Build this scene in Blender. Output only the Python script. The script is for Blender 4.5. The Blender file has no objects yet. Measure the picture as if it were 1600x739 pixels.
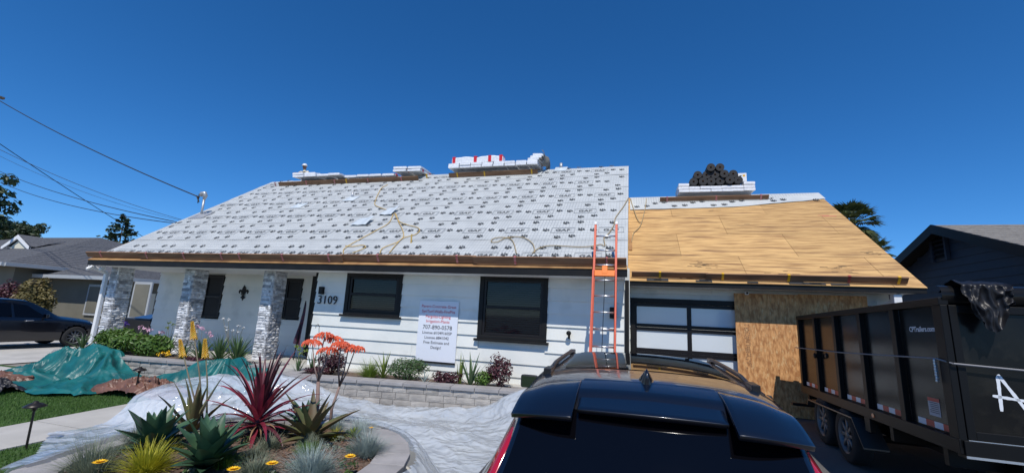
import bpy, math, random
import numpy as np
from mathutils import Vector, Matrix, noise
random.seed(7)
SC = bpy.context.scene
COL = SC.collection
PI = math.pi
# ------------------------------------------------------------------ camera
F_PX, CX, CY = 665.13, 800.0, 369.5          # focal length of the photograph in its own pixels
RC = Matrix(((0.96336987, -0.00225881, -0.26816671),
             (0.26382595, 0.18736477, 0.94619782),
             (0.04810771, -0.98228781, 0.18109751)))
CAM = Vector((0, 0, 1.9))
cam = bpy.data.cameras.new('camera'); cam.sensor_width = 36; cam.lens = 36 * F_PX / 1600
cam.clip_start = 0.05; cam.clip_end = 3000
cam_o = bpy.data.objects.new('camera', cam); COL.objects.link(cam_o)
M4 = Matrix(((RC[0][0], -RC[0][1], -RC[0][2]), (RC[1][0], -RC[1][1], -RC[1][2]), (RC[2][0], -RC[2][1], -RC[2][2]))).to_4x4()
M4.translation = CAM; cam_o.matrix_world = M4
SC.camera = cam_o
# ------------------------------------------------------------------ light
SUN = Vector((0.23, -1.0, 1.54)).normalized()
w = bpy.data.worlds.new('World'); SC.world = w; w.use_nodes = True
nt = w.node_tree; bg = nt.nodes['Background']
sky = nt.nodes.new('ShaderNodeTexSky'); sky.sky_type = 'NISHITA'; sky.sun_disc = False
sky.sun_elevation = math.asin(SUN.z); sky.sun_rotation = math.atan2(SUN.x, SUN.y)
sky.altitude = 2000; sky.air_density = 1.0; sky.dust_density = 0.0; sky.ozone_density = 10.0
hsv = nt.nodes.new('ShaderNodeHueSaturation'); hsv.inputs['Saturation'].default_value = 1.17
nt.links.new(sky.outputs[0], hsv.inputs['Color']); nt.links.new(hsv.outputs[0], bg.inputs[0]); bg.inputs[1].default_value = 0.14
sl = bpy.data.lights.new('sun', 'SUN'); sl.energy = 4.2; sl.angle = math.radians(0.5); sl.color = (1.0, 0.95, 0.88)
so = bpy.data.objects.new('sun', sl); COL.objects.link(so); so.rotation_euler = SUN.to_track_quat('Z', 'Y').to_euler()
vs = SC.view_settings; vs.view_transform = 'Standard'; vs.look = 'None'; vs.exposure = 0.0; vs.gamma = 1.0; vs.use_curve_mapping = False
SC.cycles.max_bounces = 8; SC.cycles.transparent_max_bounces = 12
# ------------------------------------------------------------------ helpers
def ray(px, py): return RC @ Vector((px - CX, py - CY, F_PX))
def onY(px, py, y): d = ray(px, py); return CAM + d * (y / d.y)
def onX(px, py, x): d = ray(px, py); return CAM + d * (x / d.x)
def onZ(px, py, z): d = ray(px, py); return CAM + d * ((z - CAM.z) / d.z)
def onRoof(px, py, y0, z0, m):
    d = ray(px, py); t = (z0 - m * y0 - CAM.z) / (d.z - m * d.y); return CAM + d * t
WL = {}
def wl(o): return WL.get(o.name, Vector((0, 0, 0))) if o else Vector((0, 0, 0))
def tag(o, label=None, cat=None, group=None, kind=None):
    if label: o['label'] = label
    if cat: o['category'] = cat
    if group: o['group'] = group
    if kind: o['kind'] = kind
    return o
def thing(name, label, cat, loc=(0, 0, 0), group=None, rot=None):
    o = bpy.data.objects.new(name, None); COL.objects.link(o); o.location = loc; o.empty_display_size = .1
    if rot: o.rotation_euler = rot
    WL[o.name] = Vector(loc); tag(o, label, cat, group); return o
def link(me, name, parent=None, loc=None, rot=None, scale=None):
    o = bpy.data.objects.new(name, me); COL.objects.link(o)
    if parent: o.parent = parent
    if loc is not None: o.location = Vector(loc) - wl(parent)
    if rot is not None: o.rotation_euler = rot
    if scale is not None: o.scale = scale
    return o
class MB:
    def __init__(s): s.v = []; s.f = []
    def add(s, v, f):
        n = len(s.v); s.v += [tuple(p) for p in v]; s.f += [tuple(i + n for i in q) for q in f]; return s
    def box(s, a, b, M=None):
        x0, y0, z0 = a; x1, y1, z1 = b
        v = [Vector(p) for p in ((x0,y0,z0),(x1,y0,z0),(x1,y1,z0),(x0,y1,z0),(x0,y0,z1),(x1,y0,z1),(x1,y1,z1),(x0,y1,z1))]
        if M: v = [M @ p for p in v]
        return s.add(v, ((0,3,2,1),(4,5,6,7),(0,1,5,4),(1,2,6,5),(2,3,7,6),(3,0,4,7)))
    def tube(s, pts, r, n=6, caps=True):
        pts = [Vector(p) for p in pts]; k = len(pts)
        rr = r if isinstance(r, (list, tuple)) else [r] * k
        v = []; f = []; up = None
        for i, p in enumerate(pts):
            d = (pts[min(i+1,k-1)] - pts[max(i-1,0)])
            d = d.normalized() if d.length > 1e-9 else Vector((0,0,1))
            if up is None: up = Vector((0,0,1)) if abs(d.z) < .9 else Vector((1,0,0))
            a = d.cross(up)
            if a.length < 1e-4: a = d.orthogonal()
            a.normalize(); b = a.cross(d).normalized(); up = b
            for j in range(n):
                t = 2*PI*j/n; v.append(p + (a*math.cos(t) + b*math.sin(t))*rr[i])
        for i in range(k-1):
            for j in range(n):
                f.append((i*n+j, i*n+(j+1)%n, (i+1)*n+(j+1)%n, (i+1)*n+j))
        if caps: f.append(tuple(range(n))[::-1]); f.append(tuple((k-1)*n+j for j in range(n)))
        return s.add(v, f)
    def lathe(s, prof, n=12, M=None, cap=True):
        v = []; f = []; k = len(prof)
        for (r, z) in prof:
            for j in range(n):
                t = 2*PI*j/n; p = Vector((r*math.cos(t), r*math.sin(t), z)); v.append(M @ p if M else p)
        for i in range(k-1):
            for j in range(n): f.append((i*n+j, i*n+(j+1)%n, (i+1)*n+(j+1)%n, (i+1)*n+j))
        if cap: f.append(tuple(range(n))[::-1]); f.append(tuple((k-1)*n+j for j in range(n)))
        return s.add(v, f)
    def prism(s, poly, h0, h1, M=None):
        n = len(poly); v = [Vector((p[0],p[1],h0)) for p in poly] + [Vector((p[0],p[1],h1)) for p in poly]
        if M: v = [M @ p for p in v]
        f = [tuple(range(n))[::-1], tuple(range(n, 2*n))] + [(i,(i+1)%n,n+(i+1)%n,n+i) for i in range(n)]
        return s.add(v, f)
    def grid(s, fn, nu, nv, keep=None):
        v = [fn(i/nu, j/nv) for j in range(nv+1) for i in range(nu+1)]
        f = []
        for j in range(nv):
            for i in range(nu):
                if keep is None or keep((i+.5)/nu, (j+.5)/nv):
                    a = j*(nu+1)+i; f.append((a, a+1, a+nu+2, a+nu+1))
        return s.add(v, f)
    def mesh(s, name, m=None, smooth=False, off=None):
        me = bpy.data.meshes.new(name)
        v = s.v if off is None else [(p[0]-off[0], p[1]-off[1], p[2]-off[2]) for p in s.v]
        me.from_pydata(v, [], s.f)
        if smooth: me.polygons.foreach_set('use_smooth', [True]*len(me.polygons))
        if m: me.materials.append(m)
        me.update(); return me
    def build(s, name, m, parent=None, smooth=False, base=None):
        """verts in world space; origin goes to base (or the parent's place)"""
        off = Vector(base) if base is not None else wl(parent)
        o = bpy.data.objects.new(name, s.mesh(name, m, smooth, off)); COL.objects.link(o)
        if parent: o.parent = parent
        o.location = off - wl(parent); WL[o.name] = off.copy(); return o
    def part(s, name, m, parent, smooth=False):
        """verts in the parent's own space"""
        o = bpy.data.objects.new(name, s.mesh(name, m, smooth)); COL.objects.link(o); o.parent = parent
        WL[o.name] = Vector((0,0,0)); return o
def bevel(o, w=.01, seg=2):
    b = o.modifiers.new('bevel', 'BEVEL'); b.width = w; b.segments = seg; b.limit_method = 'ANGLE'; b.angle_limit = .6; return o
def text2d(body, size, align='CENTER', shear=0, bold=0):
    cu = bpy.data.curves.new('t', 'FONT'); cu.body = body; cu.size = size; cu.align_x = align; cu.resolution_u = 2; cu.shear = shear; cu.offset = bold
    o = bpy.data.objects.new('t', cu); COL.objects.link(o)
    me = bpy.data.meshes.new_from_object(o.evaluated_get(bpy.context.evaluated_depsgraph_get()))
    v = [tuple(p.co) for p in me.vertices]; f = [tuple(p.vertices) for p in me.polygons]
    bpy.data.objects.remove(o); bpy.data.curves.remove(cu); bpy.data.meshes.remove(me)
    return v, f
def frame(o, x, y):
    """4x4 with origin o, axes x, y and their normal"""
    x = Vector(x).normalized(); y = Vector(y); z = x.cross(y).normalized(); y = z.cross(x)
    M = Matrix((x, y, z)).transposed().to_4x4(); M.translation = Vector(o); return M
def put(mb, vf, M): mb.add([M @ Vector(p) for p in vf[0]], vf[1]); return mb
def rv(a, b): return random.uniform(a, b)
def fbm(x, y, z=0, o=4): return noise.fractal(Vector((x, y, z)), 1.0, 2.0, o)
# ------------------------------------------------------------------ materials
MATS = {}
def mat(name, col, rough=.6, metal=0, col2=None, nscale=3, nlo=.35, nhi=.65, stretch=(1,1,1), bump=0, bscale=40, rnd=0, coat=0, spec=.5, trans=0, detail=5, rot=(0,0,0), col3=None, n3=12, bstretch=None):
    m = bpy.data.materials.new(name); m.use_nodes = True; N = m.node_tree.nodes; L = m.node_tree.links
    b = N['Principled BSDF']; b.inputs['Roughness'].default_value = rough; b.inputs['Metallic'].default_value = metal
    b.inputs['Specular IOR Level'].default_value = spec; b.inputs['Coat Weight'].default_value = coat; b.inputs['Coat Roughness'].default_value = .03
    if trans: b.inputs['Transmission Weight'].default_value = trans
    b.inputs['Base Color'].default_value = (*col, 1); out = None
    def coord(sv):
        g = N.new('ShaderNodeNewGeometry'); mp = N.new('ShaderNodeMapping'); mp.inputs['Scale'].default_value = sv; mp.inputs['Rotation'].default_value = rot
        L.new(g.outputs['Position'], mp.inputs[0]); return mp.outputs[0]
    if col2 is not None or bump:
        c = coord(stretch)
    if col2 is not None:
        n = N.new('ShaderNodeTexNoise'); n.inputs['Scale'].default_value = nscale; n.inputs['Detail'].default_value = detail; L.new(c, n.inputs['Vector'])
        r = N.new('ShaderNodeMapRange'); r.inputs[1].default_value = nlo; r.inputs[2].default_value = nhi; L.new(n.outputs[0], r.inputs[0])
        x = N.new('ShaderNodeMix'); x.data_type = 'RGBA'; x.inputs[6].default_value = (*col, 1); x.inputs[7].default_value = (*col2, 1)
        L.new(r.outputs[0], x.inputs[0]); out = x.outputs[2]
        if col3 is not None:
            n2 = N.new('ShaderNodeTexNoise'); n2.inputs['Scale'].default_value = n3; n2.inputs['Detail'].default_value = 6; L.new(c, n2.inputs['Vector'])
            r2 = N.new('ShaderNodeMapRange'); r2.inputs[1].default_value = .55; r2.inputs[2].default_value = .75; L.new(n2.outputs[0], r2.inputs[0])
            x2 = N.new('ShaderNodeMix'); x2.data_type = 'RGBA'; x2.inputs[7].default_value = (*col3, 1); L.new(out, x2.inputs[6]); L.new(r2.outputs[0], x2.inputs[0]); out = x2.outputs[2]
    if rnd:
        oi = N.new('ShaderNodeObjectInfo'); r = N.new('ShaderNodeMapRange'); r.inputs[3].default_value = 1-rnd; r.inputs[4].default_value = 1+rnd; L.new(oi.outputs['Random'], r.inputs[0])
        hs = N.new('ShaderNodeHueSaturation'); L.new(r.outputs[0], hs.inputs['Value'])
        if out: L.new(out, hs.inputs['Color'])
        else: hs.inputs['Color'].default_value = (*col, 1)
        out = hs.outputs[0]
    if out: L.new(out, b.inputs['Base Color'])
    if bump:
        c2 = coord(bstretch) if bstretch else c
        n = N.new('ShaderNodeTexNoise'); n.inputs['Scale'].default_value = bscale; n.inputs['Detail'].default_value = 4; L.new(c2, n.inputs['Vector'])
        bp = N.new('ShaderNodeBump'); bp.inputs['Strength'].default_value = bump; bp.inputs['Distance'].default_value = .02
        L.new(n.outputs[0], bp.inputs['Height']); L.new(bp.outputs[0], b.inputs['Normal'])
    MATS[name] = m; return m
def leafmat(name, c1, c2, rough=.45, nscale=6, tl=.25):
    m = mat(name, c1, rough, col2=c2, nscale=nscale, rnd=.15); N = m.node_tree.nodes; L = m.node_tree.links
    b = N['Principled BSDF']; t = N.new('ShaderNodeBsdfTranslucent'); x = N.new('ShaderNodeMixShader'); x.inputs[0].default_value = tl
    src = b.inputs['Base Color'].links[0].from_socket; L.new(src, t.inputs[0])
    L.new(b.outputs[0], x.inputs[1]); L.new(t.outputs[0], x.inputs[2]); L.new(x.outputs[0], N['Material Output'].inputs[0]); return m
def glassmat(name, tint, gloss=.04, refl=1.0):
    m = bpy.data.materials.new(name); m.use_nodes = True; N = m.node_tree.nodes; L = m.node_tree.links
    N.remove(N['Principled BSDF']); t = N.new('ShaderNodeBsdfTransparent'); t.inputs[0].default_value = (*tint, 1)
    g = N.new('ShaderNodeBsdfGlossy'); g.inputs['Roughness'].default_value = gloss; g.inputs[0].default_value = (refl, refl, refl, 1)
    fr = N.new('ShaderNodeFresnel'); fr.inputs[0].default_value = 1.5; x = N.new('ShaderNodeMixShader')
    L.new(fr.outputs[0], x.inputs[0]); L.new(t.outputs[0], x.inputs[1]); L.new(g.outputs[0], x.inputs[2]); L.new(x.outputs[0], N['Material Output'].inputs[0]); return m

m_ground = mat('ground_dirt', (.22,.2,.17), .9, col2=(.3,.27,.23), nscale=.6, bump=.3, bscale=20)
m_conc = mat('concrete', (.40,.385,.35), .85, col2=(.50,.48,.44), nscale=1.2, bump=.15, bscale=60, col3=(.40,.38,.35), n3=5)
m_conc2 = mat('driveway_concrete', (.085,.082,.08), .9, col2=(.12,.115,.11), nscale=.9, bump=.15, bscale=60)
m_turf = mat('turf', (.035,.075,.012), .9, col2=(.05,.10,.02), nscale=2, bump=.6, bscale=150)
m_blade = leafmat('turf_blade', (.065,.14,.02), (.095,.19,.04), .6, 1.5)
m_white = mat('white_siding_paint', (.77,.77,.715), .55, col2=(.68,.70,.665), nscale=1.3, bump=.08, bscale=90, rnd=.04, col3=(.60,.61,.57), n3=2.2)
m_whtrim = mat('white_trim', (.78,.78,.77), .5)
m_black = mat('black_trim', (.009,.009,.009), .5, col2=(.014,.013,.012), nscale=4, spec=.25)
m_blackfr = mat('black_window_frame', (.011,.009,.009), .4, spec=.3)
m_dark = mat('dark_interior', (.012,.013,.015), .8)
m_slat = mat('blind_slat', (.24,.25,.25), .5)
m_glass = glassmat('window_glass', (.52,.54,.54), .04, .6)
m_glassd = glassmat('dark_glass', (.10,.11,.12), .03)
m_frost = mat('frosted_pane', (.66,.72,.76), .12, spec=.6, coat=.3)
m_stone = mat('ledge_stone', (.68,.69,.70), .85, col2=(.38,.39,.41), nscale=9, bump=.7, bscale=45, rnd=.45)
m_sheath = mat('roof_plywood', (.31,.165,.06), .8, col2=(.60,.37,.145), nscale=3.4, stretch=(.55,6,6), nlo=.30, nhi=.60, col3=(.17,.085,.04), n3=1.5, bump=.25, bscale=30, rnd=.12, detail=8)
m_board = mat('toe_board_wood', (.17,.085,.042), .8, col2=(.27,.15,.08), nscale=4, stretch=(.35,3,3), bump=.2, bscale=40, rnd=.15)
m_edge = mat('sheathing_edge', (.42,.235,.09), .8, col2=(.26,.13,.05), nscale=2.5, stretch=(1.2,1,1), rnd=.1)
m_under = mat('underlayment', (.52,.54,.53), .55, col2=(.45,.47,.465), nscale=2.2, bump=.22, bscale=5)
m_print = mat('underlayment_print', (.075,.08,.08), .6)
m_line = mat('underlayment_rule', (.33,.35,.36), .6)
m_flash = mat('galvanised_flashing', (.62,.68,.70), .45, metal=.25)
m_red = mat('red_bracket', (.42,.07,.06), .5, col2=(.28,.05,.045), nscale=30)
m_yel = mat('yellow_bracket', (.75,.42,.02), .45)
m_rope = mat('yellow_rope', (.50,.33,.09), .7, col2=(.60,.42,.15), nscale=40)
m_wrap = mat('bundle_wrap', (.84,.85,.86), .35, col2=(.70,.72,.75), nscale=14, bump=.3, bscale=30)
m_wrapred = mat('bundle_wrap_red', (.62,.02,.03), .4)
m_wrapblue = mat('bundle_wrap_blue', (.03,.06,.30), .4)
m_shingle = mat('shingle_edge', (.035,.035,.037), .9, bump=.5, bscale=60)
m_felt = mat('felt_roll', (.012,.012,.013), .65, bump=.3, bscale=50)
m_core = mat('felt_core', (.25,.16,.10), .9)
m_osb = mat('osb', (.66,.345,.135), .8, col2=(.38,.165,.055), nscale=22, stretch=(1,1,.35), nlo=.36, nhi=.64, col3=(.66,.45,.22), n3=26, bump=.35, bscale=50, detail=3)
m_orange = mat('ladder_orange', (.72,.13,.06), .5, col2=(.62,.10,.05), nscale=8)
m_alu = mat('aluminium', (.66,.67,.68), .35, metal=.85)
m_block = mat('wall_block', (.40,.375,.34), .9, col2=(.30,.28,.255), nscale=6, bump=.5, bscale=45, rnd=.16)
m_cap = mat('wall_cap', (.34,.325,.32), .85, col2=(.27,.26,.255), nscale=4, bump=.3, bscale=60, rnd=.08)
m_soil = mat('soil_bark', (.085,.055,.038), .95, col2=(.17,.115,.08), nscale=18, bump=1, bscale=35, col3=(.03,.02,.015), n3=30)
m_bark = mat('bark', (.11,.08,.055), .9, col2=(.19,.15,.11), nscale=12, bump=.6, bscale=25)
m_sign = mat('sign_board', (.74,.77,.83), .4)
m_textred = mat('sign_red', (.60,.03,.05), .6)
m_textblk = mat('sign_black', (.02,.02,.025), .6)
m_wire = mat('wire', (.015,.015,.018), .6)
m_plastic_white = mat('white_plastic', (.78,.78,.77), .35)
m_metalgrey = mat('grey_conduit', (.42,.43,.44), .45, metal=.5)
m_tarp = mat('teal_tarp', (.006,.085,.088), .42, col2=(.013,.15,.148), nscale=2.5, bump=.35, bscale=14, spec=.4)
m_tarpb = mat('brown_tarp', (.20,.10,.07), .42, col2=(.12,.06,.042), nscale=4, bump=.2, bscale=10, spec=.35)
# ================================================================== setting
def sheet(name, pts, z, m, parent=None):
    mb = MB(); n = len(pts); mb.add([(p[0], p[1], z) for p in pts], [tuple(range(n))]); o = mb.build(name, m, parent); return o
def ramp(y): return 0.0 if y < 4 else min(.17, .17*(y-4)/6.2)
tag(sheet('ground', [(-700,-700),(700,-700),(700,700),(-700,700)], -.03, m_ground), kind='structure')
mb = MB()                                               # driveway slabs with open joints, rising towards the garage
drv = bpy.data.objects.new('driveway', None); COL.objects.link(drv); tag(drv, kind='structure')
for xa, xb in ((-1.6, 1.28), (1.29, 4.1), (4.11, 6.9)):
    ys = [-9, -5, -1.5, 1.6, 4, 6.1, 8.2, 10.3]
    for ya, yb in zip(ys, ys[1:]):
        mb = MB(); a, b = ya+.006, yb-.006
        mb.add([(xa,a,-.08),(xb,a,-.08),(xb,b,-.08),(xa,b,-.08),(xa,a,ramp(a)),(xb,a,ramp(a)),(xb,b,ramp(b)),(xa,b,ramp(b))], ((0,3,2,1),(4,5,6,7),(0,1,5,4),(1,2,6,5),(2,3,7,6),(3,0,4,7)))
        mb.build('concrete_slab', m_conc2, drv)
tag(sheet('street', [(-80,-22),(80,-22),(80,-11),(-80,-11)], -.02, mat('asphalt', (.05,.05,.052), .9, col2=(.065,.065,.065), nscale=3)), kind='structure')
tag(sheet('neighbour_driveway', [(-29,-9),(-15.9,-9),(-15.9,15),(-29,15)], -.005, m_conc), kind='structure')
wk = bpy.data.objects.new('walkway', None); COL.objects.link(wk); tag(wk, kind='structure')
for i in range(7):
    mb = MB(); a = -2.6+i*1.45; sh = (a-4)*-.09; sh2 = (a+1.44-4)*-.09
    mb.add([(-8.5+sh,a,-.06),(-7.34+sh*.4,a,-.06),(-7.34+sh2*.4,a+1.43,-.06),(-8.5+sh2,a+1.43,-.06),(-8.5+sh,a,.012),(-7.34+sh*.4,a,.012),(-7.34+sh2*.4,a+1.43,.012),(-8.5+sh2,a+1.43,.012)], ((0,3,2,1),(4,5,6,7),(0,1,5,4),(1,2,6,5),(2,3,7,6),(3,0,4,7)))
    mb.build('concrete_slab', m_conc, wk)
# stepping slabs crossing the lawn on the far left
for (x, y, ww, d) in ((-12.6, 4.6, 2.3, .75), (-15.1, 6.1, 1.3, .6), (-14.6, 7.15, 2.0, .45)):
    mb = MB(); mb.box((x-ww/2, y-d/2, -.05), (x+ww/2, y+d/2, .014)); tag(mb.build('lawn_slab', m_conc), kind='structure')
tag(sheet('patio', [(-7.2,4.7),(-6.6,4.2),(-1.7,4.2),(-1.7,8.2),(-7.2,8.2)], .003, m_conc), kind='structure')
# turf: a sheet and its blades, either side of the walkway
tag(sheet('turf_base', [(-15.9,-6),(-1.7,-6),(-1.7,7.6),(-15.9,7.6)], -.004, m_turf), kind='structure')
mb = MB(); rg = random.Random(3)
def bare(x, y):
    sh = (y-4)*-.09
    if -8.55+sh < x < -7.3+sh*.4: return True
    for (sx, sy, ww, d) in ((-12.6, 4.6, 2.3, .75), (-15.1, 6.1, 1.3, .6), (-14.6, 7.15, 2.0, .45)):
        if abs(x-sx) < ww/2 and abs(y-sy) < d/2: return True
    if x > -7.2 and y > 4.2: return True
    return (x+3.7)**2+(y-3.65)**2 < 1.6**2
n = 0
while n < 60000:
    x = rg.uniform(-15.9,-5.0); y = rg.uniform(2.0, 7.4)
    if x < -2.35*y - 1: n += .02; continue
    if bare(x, y): continue
    n += 1; a = rg.uniform(0, 6.28); h = rg.uniform(.018,.038); lx, ly = rg.uniform(-.015,.015), rg.uniform(-.015,.015); c, s_ = math.cos(a)*.005, math.sin(a)*.005
    mb.add([(x-c,y-s_,-.004),(x+c,y+s_,-.004),(x+lx,y+ly,h)], ((0,1,2),))
tag(mb.build('grass', m_blade), 'short green turf beside the concrete walkway', 'grass', kind='stuff')

# ================================================================== the house
EY, EZ, PM = 8.2, 2.86, .715                 # main eave and pitch
RY = 13.83; RZ = EZ + PM*(RY-EY)
GY, GZ0 = 9.75, 2.79; GRY = 14.06; GRZ = GZ0 + PM*(GRY-GY)
XL, XR, XG = -14.5, -.06, 5.33
WM, WG, WP = 8.85, 10.35, 10.05              # main wall, garage wall, porch back wall
SL = math.sqrt(1+PM*PM)
def mainP(px, py, up=0): p = onRoof(px, py, EY, EZ, PM); return p + Vector((0, -PM, 1))*(up/SL)
def garP(px, py, up=0): p = onRoof(px, py, GY, GZ0, PM); return p + Vector((0, -PM, 1))*(up/SL)
NRM = Vector((0, -PM, 1))/SL; UPS = Vector((0, 1, PM))/SL
house = thing('house', 'white single storey house numbered 3109 with its roof stripped for new shingles', 'house', (-7, 8.85, 0))
# ---- walls with lap siding
brd = MB(); brd.add([(0,0,0),(1,0,0),(1,-.040,0),(0,-.040,0),(0,0,.283),(1,0,.283),(1,-.009,.283),(0,-.009,.283)], ((0,1,2,3),(4,7,6,5),(3,2,6,7),(1,5,6,2),(0,3,7,4),(0,4,5,1)))
brd_me = brd.mesh('siding_board', m_white)
def wall(y, x0, x1, z0, z1, holes, zref, pitch=.263, name='wall', dep=.12):
    back = MB(); xs = sorted({x0, x1} | {h[0] for h in holes} | {h[1] for h in holes})
    for a, b in zip(xs, xs[1:]):
        c = (a+b)/2; hs = sorted((h[2], h[3]) for h in holes if h[0] < c < h[1]); z = z0
        for (p, q) in hs:
            if p > z: back.box((a, y, z), (b, y+dep, p))
            z = q
        if z < z1: back.box((a, y, z), (b, y+dep, z1))
    wo = back.build(name, m_white, house)
    k = math.floor((z0-zref)/pitch); z = zref + k*pitch
    while z < z1:
        zz = z + .0; spans = [(x0, x1)]
        for h in holes:
            if h[2] < zz+.24 and h[3] > zz+.02:
                ns = []
                for (a, b) in spans:
                    if h[1] <= a or h[0] >= b: ns.append((a, b)); continue
                    if h[0] > a: ns.append((a, h[0]))
                    if h[1] < b: ns.append((h[1], b))
                spans = ns
        for (a, b) in spans:
            L = b-a; cuts = [a]
            if L > 5: cuts += [a + L*random.uniform(.35,.65)]
            cuts.append(b)
            for p, q in zip(cuts, cuts[1:]):
                if zz > z0-.2: 
                    sc = 1.0 if zz+.283 <= z1 else max(.1, (z1-zz)/.283)
                    link(brd_me, 'siding_board', wo, (p+.002, y-.001, zz), None, (q-p-.004, 1, sc))
        z += pitch
    return wo
W1 = (-.7408*WM, -.5720*WM, 1.9-.0218*WM, 1.9+.0927*WM)
W2 = (-.3580*WM, -.1877*WM, 1.9-.0615*WM, 1.9+.0951*WM)
wall(WM, -7.40, -.12, .30, 2.72, [(W1[0]+.03, W1[1]-.03, W1[2]+.03, W1[3]), (W2[0]+.03, W2[1]-.03, W2[2]+.03, W2[3])], 1.443)
PW1 = (onY(318,470,WP).x, onY(347,470,WP).x, 1.36, 2.66); PW2 = (onY(447,450,WP).x, onY(474,450,WP).x, 1.47, 2.62)
wall(WP, -14.3, -7.2, .50, 2.80, [PW1, PW2], 1.30, name='porch_wall')
GD = (-.0005*WG, .4652*WG, .17, 1.9+.0511*WG)
wall(WG, -.12, 5.0, .10, 2.85, [(GD[0]+.03, GD[1]-.03, 0, GD[3]-.03)], 1.49, name='garage_wall')
# side and rear walls
mb = MB(); mb.box((-14.3,WP+.12,.0),(-14.2,19.4,2.86)); mb.box((-7.40,WM+.12,.0),(-7.28,WP-.002,2.8)); mb.box((-.12,WM+.12,0),(-.02,WG-.002,2.95)); mb.box((4.9,WG+.12,0),(5.0,17.7,2.86)); mb.box((-14.2,19.3,0),(4.9,19.4,2.86))
mb.build('side_wall', m_white, house)
mb = MB()
for x in (-14.3, -.16): mb.add([(x,8.9,2.9),(x,18.8,2.9),(x,RY,RZ-.12),(x+.1,8.9,2.9),(x+.1,18.8,2.9),(x+.1,RY,RZ-.12)], ((0,1,2),(5,4,3),(0,2,5,3),(2,1,4,5),(1,0,3,4)))
mb.add([(4.9,10.4,2.85),(4.9,17.7,2.85),(4.9,GRY,GRZ-.1),(5,10.4,2.85),(5,17.7,2.85),(5,GRY,GRZ-.1)], ((0,1,2),(5,4,3),(0,2,5,3),(2,1,4,5),(1,0,3,4)))
mb.build('gable_wall', m_white, house)
# slab, porch floor, soffits, fascia
mb = MB(); mb.box((-14.5,8.5,-.03),(-.1,19.4,.52)); mb.build('foundation', m_conc, house)
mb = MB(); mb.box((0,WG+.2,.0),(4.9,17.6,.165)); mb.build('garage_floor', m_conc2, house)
mb = MB(); mb.box((XL+.05,EY+.04,2.70),(XR-.05,WM+1.3,2.72)); mb.box((XR,GY+.04,2.68),(XG-.05,WG+.1,2.70)); mb.build('soffit', m_whtrim, house)
mb = MB(); mb.box((XL,EY-.002,2.695),(XR,EY+.035,2.838)); bevel(mb.build('fascia', m_black, house), .004)
mb = MB(); mb.box((XR+.002,GY-.002,2.664),(XG,GY+.035,2.765)); bevel(mb.build('fascia', m_black, house), .004)
def slope_box(mb, xa, xb, y0, z0, s0, s1, h0, h1):
    o = Vector((0, y0, z0)); P = lambda x, s, h: Vector((x, 0, 0)) + o + UPS*s + NRM*h
    mb.add([P(xa,s0,h0),P(xb,s0,h0),P(xb,s1,h0),P(xa,s1,h0),P(xa,s0,h1),P(xb,s0,h1),P(xb,s1,h1),P(xa,s1,h1)], ((0,3,2,1),(4,5,6,7),(0,1,5,4),(1,2,6,5),(2,3,7,6),(3,0,4,7)))
S_M = (RY-EY)*SL; S_G = (GRY-GY)*SL
mb = MB(); slope_box(mb, XL, XR, EY, EZ, -.03, S_M-.02, -.022, 0)
B = lambda x, y, z: (x, y, z)
mb.add([(XL,RY,RZ),(XR,RY,RZ),(XR,19.46,EZ),(XL,19.46,EZ),(XL,RY,RZ-.03),(XR,RY,RZ-.03),(XR,19.46,EZ-.03),(XL,19.46,EZ-.03)], ((0,1,2,3),(7,6,5,4),(1,0,4,5),(2,1,5,6),(3,2,6,7),(0,3,7,4)))
mb.build('roof_deck', m_edge, house)
for x in (XL, XR-.035):
    mb = MB(); slope_box(mb, x, x+.035, EY, EZ, .0, S_M-.05, -.17, -.024); mb.build('rake_board', m_black if x < -5 else m_whtrim, house)
# garage deck: plywood sheets with open joints
gr = MB(); slope_box(gr, XR+.01, XG-.02, GY, GZ0, -.0, S_G-.01, -.040, -.018)
gr.add([(XR,GRY,GRZ-.02),(XG,GRY,GRZ-.02),(XG,18.4,GZ0),(XR,18.4,GZ0),(XR,GRY,GRZ-.05),(XG,GRY,GRZ-.05),(XG,18.4,GZ0-.03),(XR,18.4,GZ0-.03)], ((0,1,2,3),(7,6,5,4),(1,0,4,5),(2,1,5,6),(3,2,6,7),(0,3,7,4)))
gro = gr.build('garage_roof', m_shingle, house)
rows = math.ceil(S_G/1.222)
for r_ in range(rows):
    s0 = -.04 + r_*1.222; s1 = min(s0+1.216, S_G-.01)
    x = XR+.004 - (0 if r_ % 2 == 0 else 1.22)
    while x < XG:
        a, b = max(x, XR+.004), min(x+2.434, XG)
        if b-a > .05:
            mb = MB(); slope_box(mb, a, b, GY, GZ0, s0, s1, -.017, rv(-.002,.002)); mb.build('plywood_sheet', m_sheath, gro)
        x += 2.44
q_ = garP(1300,338); mb = MB(); slope_box(mb, q_.x-.22, q_.x+.10, GY, GZ0, (q_.y-GY)*SL-.02, (q_.y-GY)*SL+.03, .003, .004); slope_box(mb, q_.x-.30, q_.x-.05, GY, GZ0, (q_.y-GY)*SL+.05, (q_.y-GY)*SL+.08, .003, .004); mb.build('spray_mark', mat('faded_red_mark', (.50,.17,.10), .8), gro)
m_stain = mat('tar_stain', (.11,.085,.06), .8, col2=(.30,.18,.08), nscale=25)
for (px, py, n_) in ((1097,414,26),(1108,330,4),(1125,357,3),(1152,351,3),(1310,420,14),(1360,395,10),(1230,428,12),(1060,433,10)):
    q_ = garP(px, py); mb = MB()
    for i in range(n_):
        dx, ds, L_ = random.gauss(0,.14), random.gauss(0,.07), rv(.03,.14); s_ = (q_.y-GY)*SL+ds; x_ = min(XG-.2, q_.x+dx); slope_box(mb, x_, x_+L_, GY, GZ0, s_, s_+rv(.006,.02), .003, .004)
    tag(mb.build('stain', m_stain, gro), kind='stuff')
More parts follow.
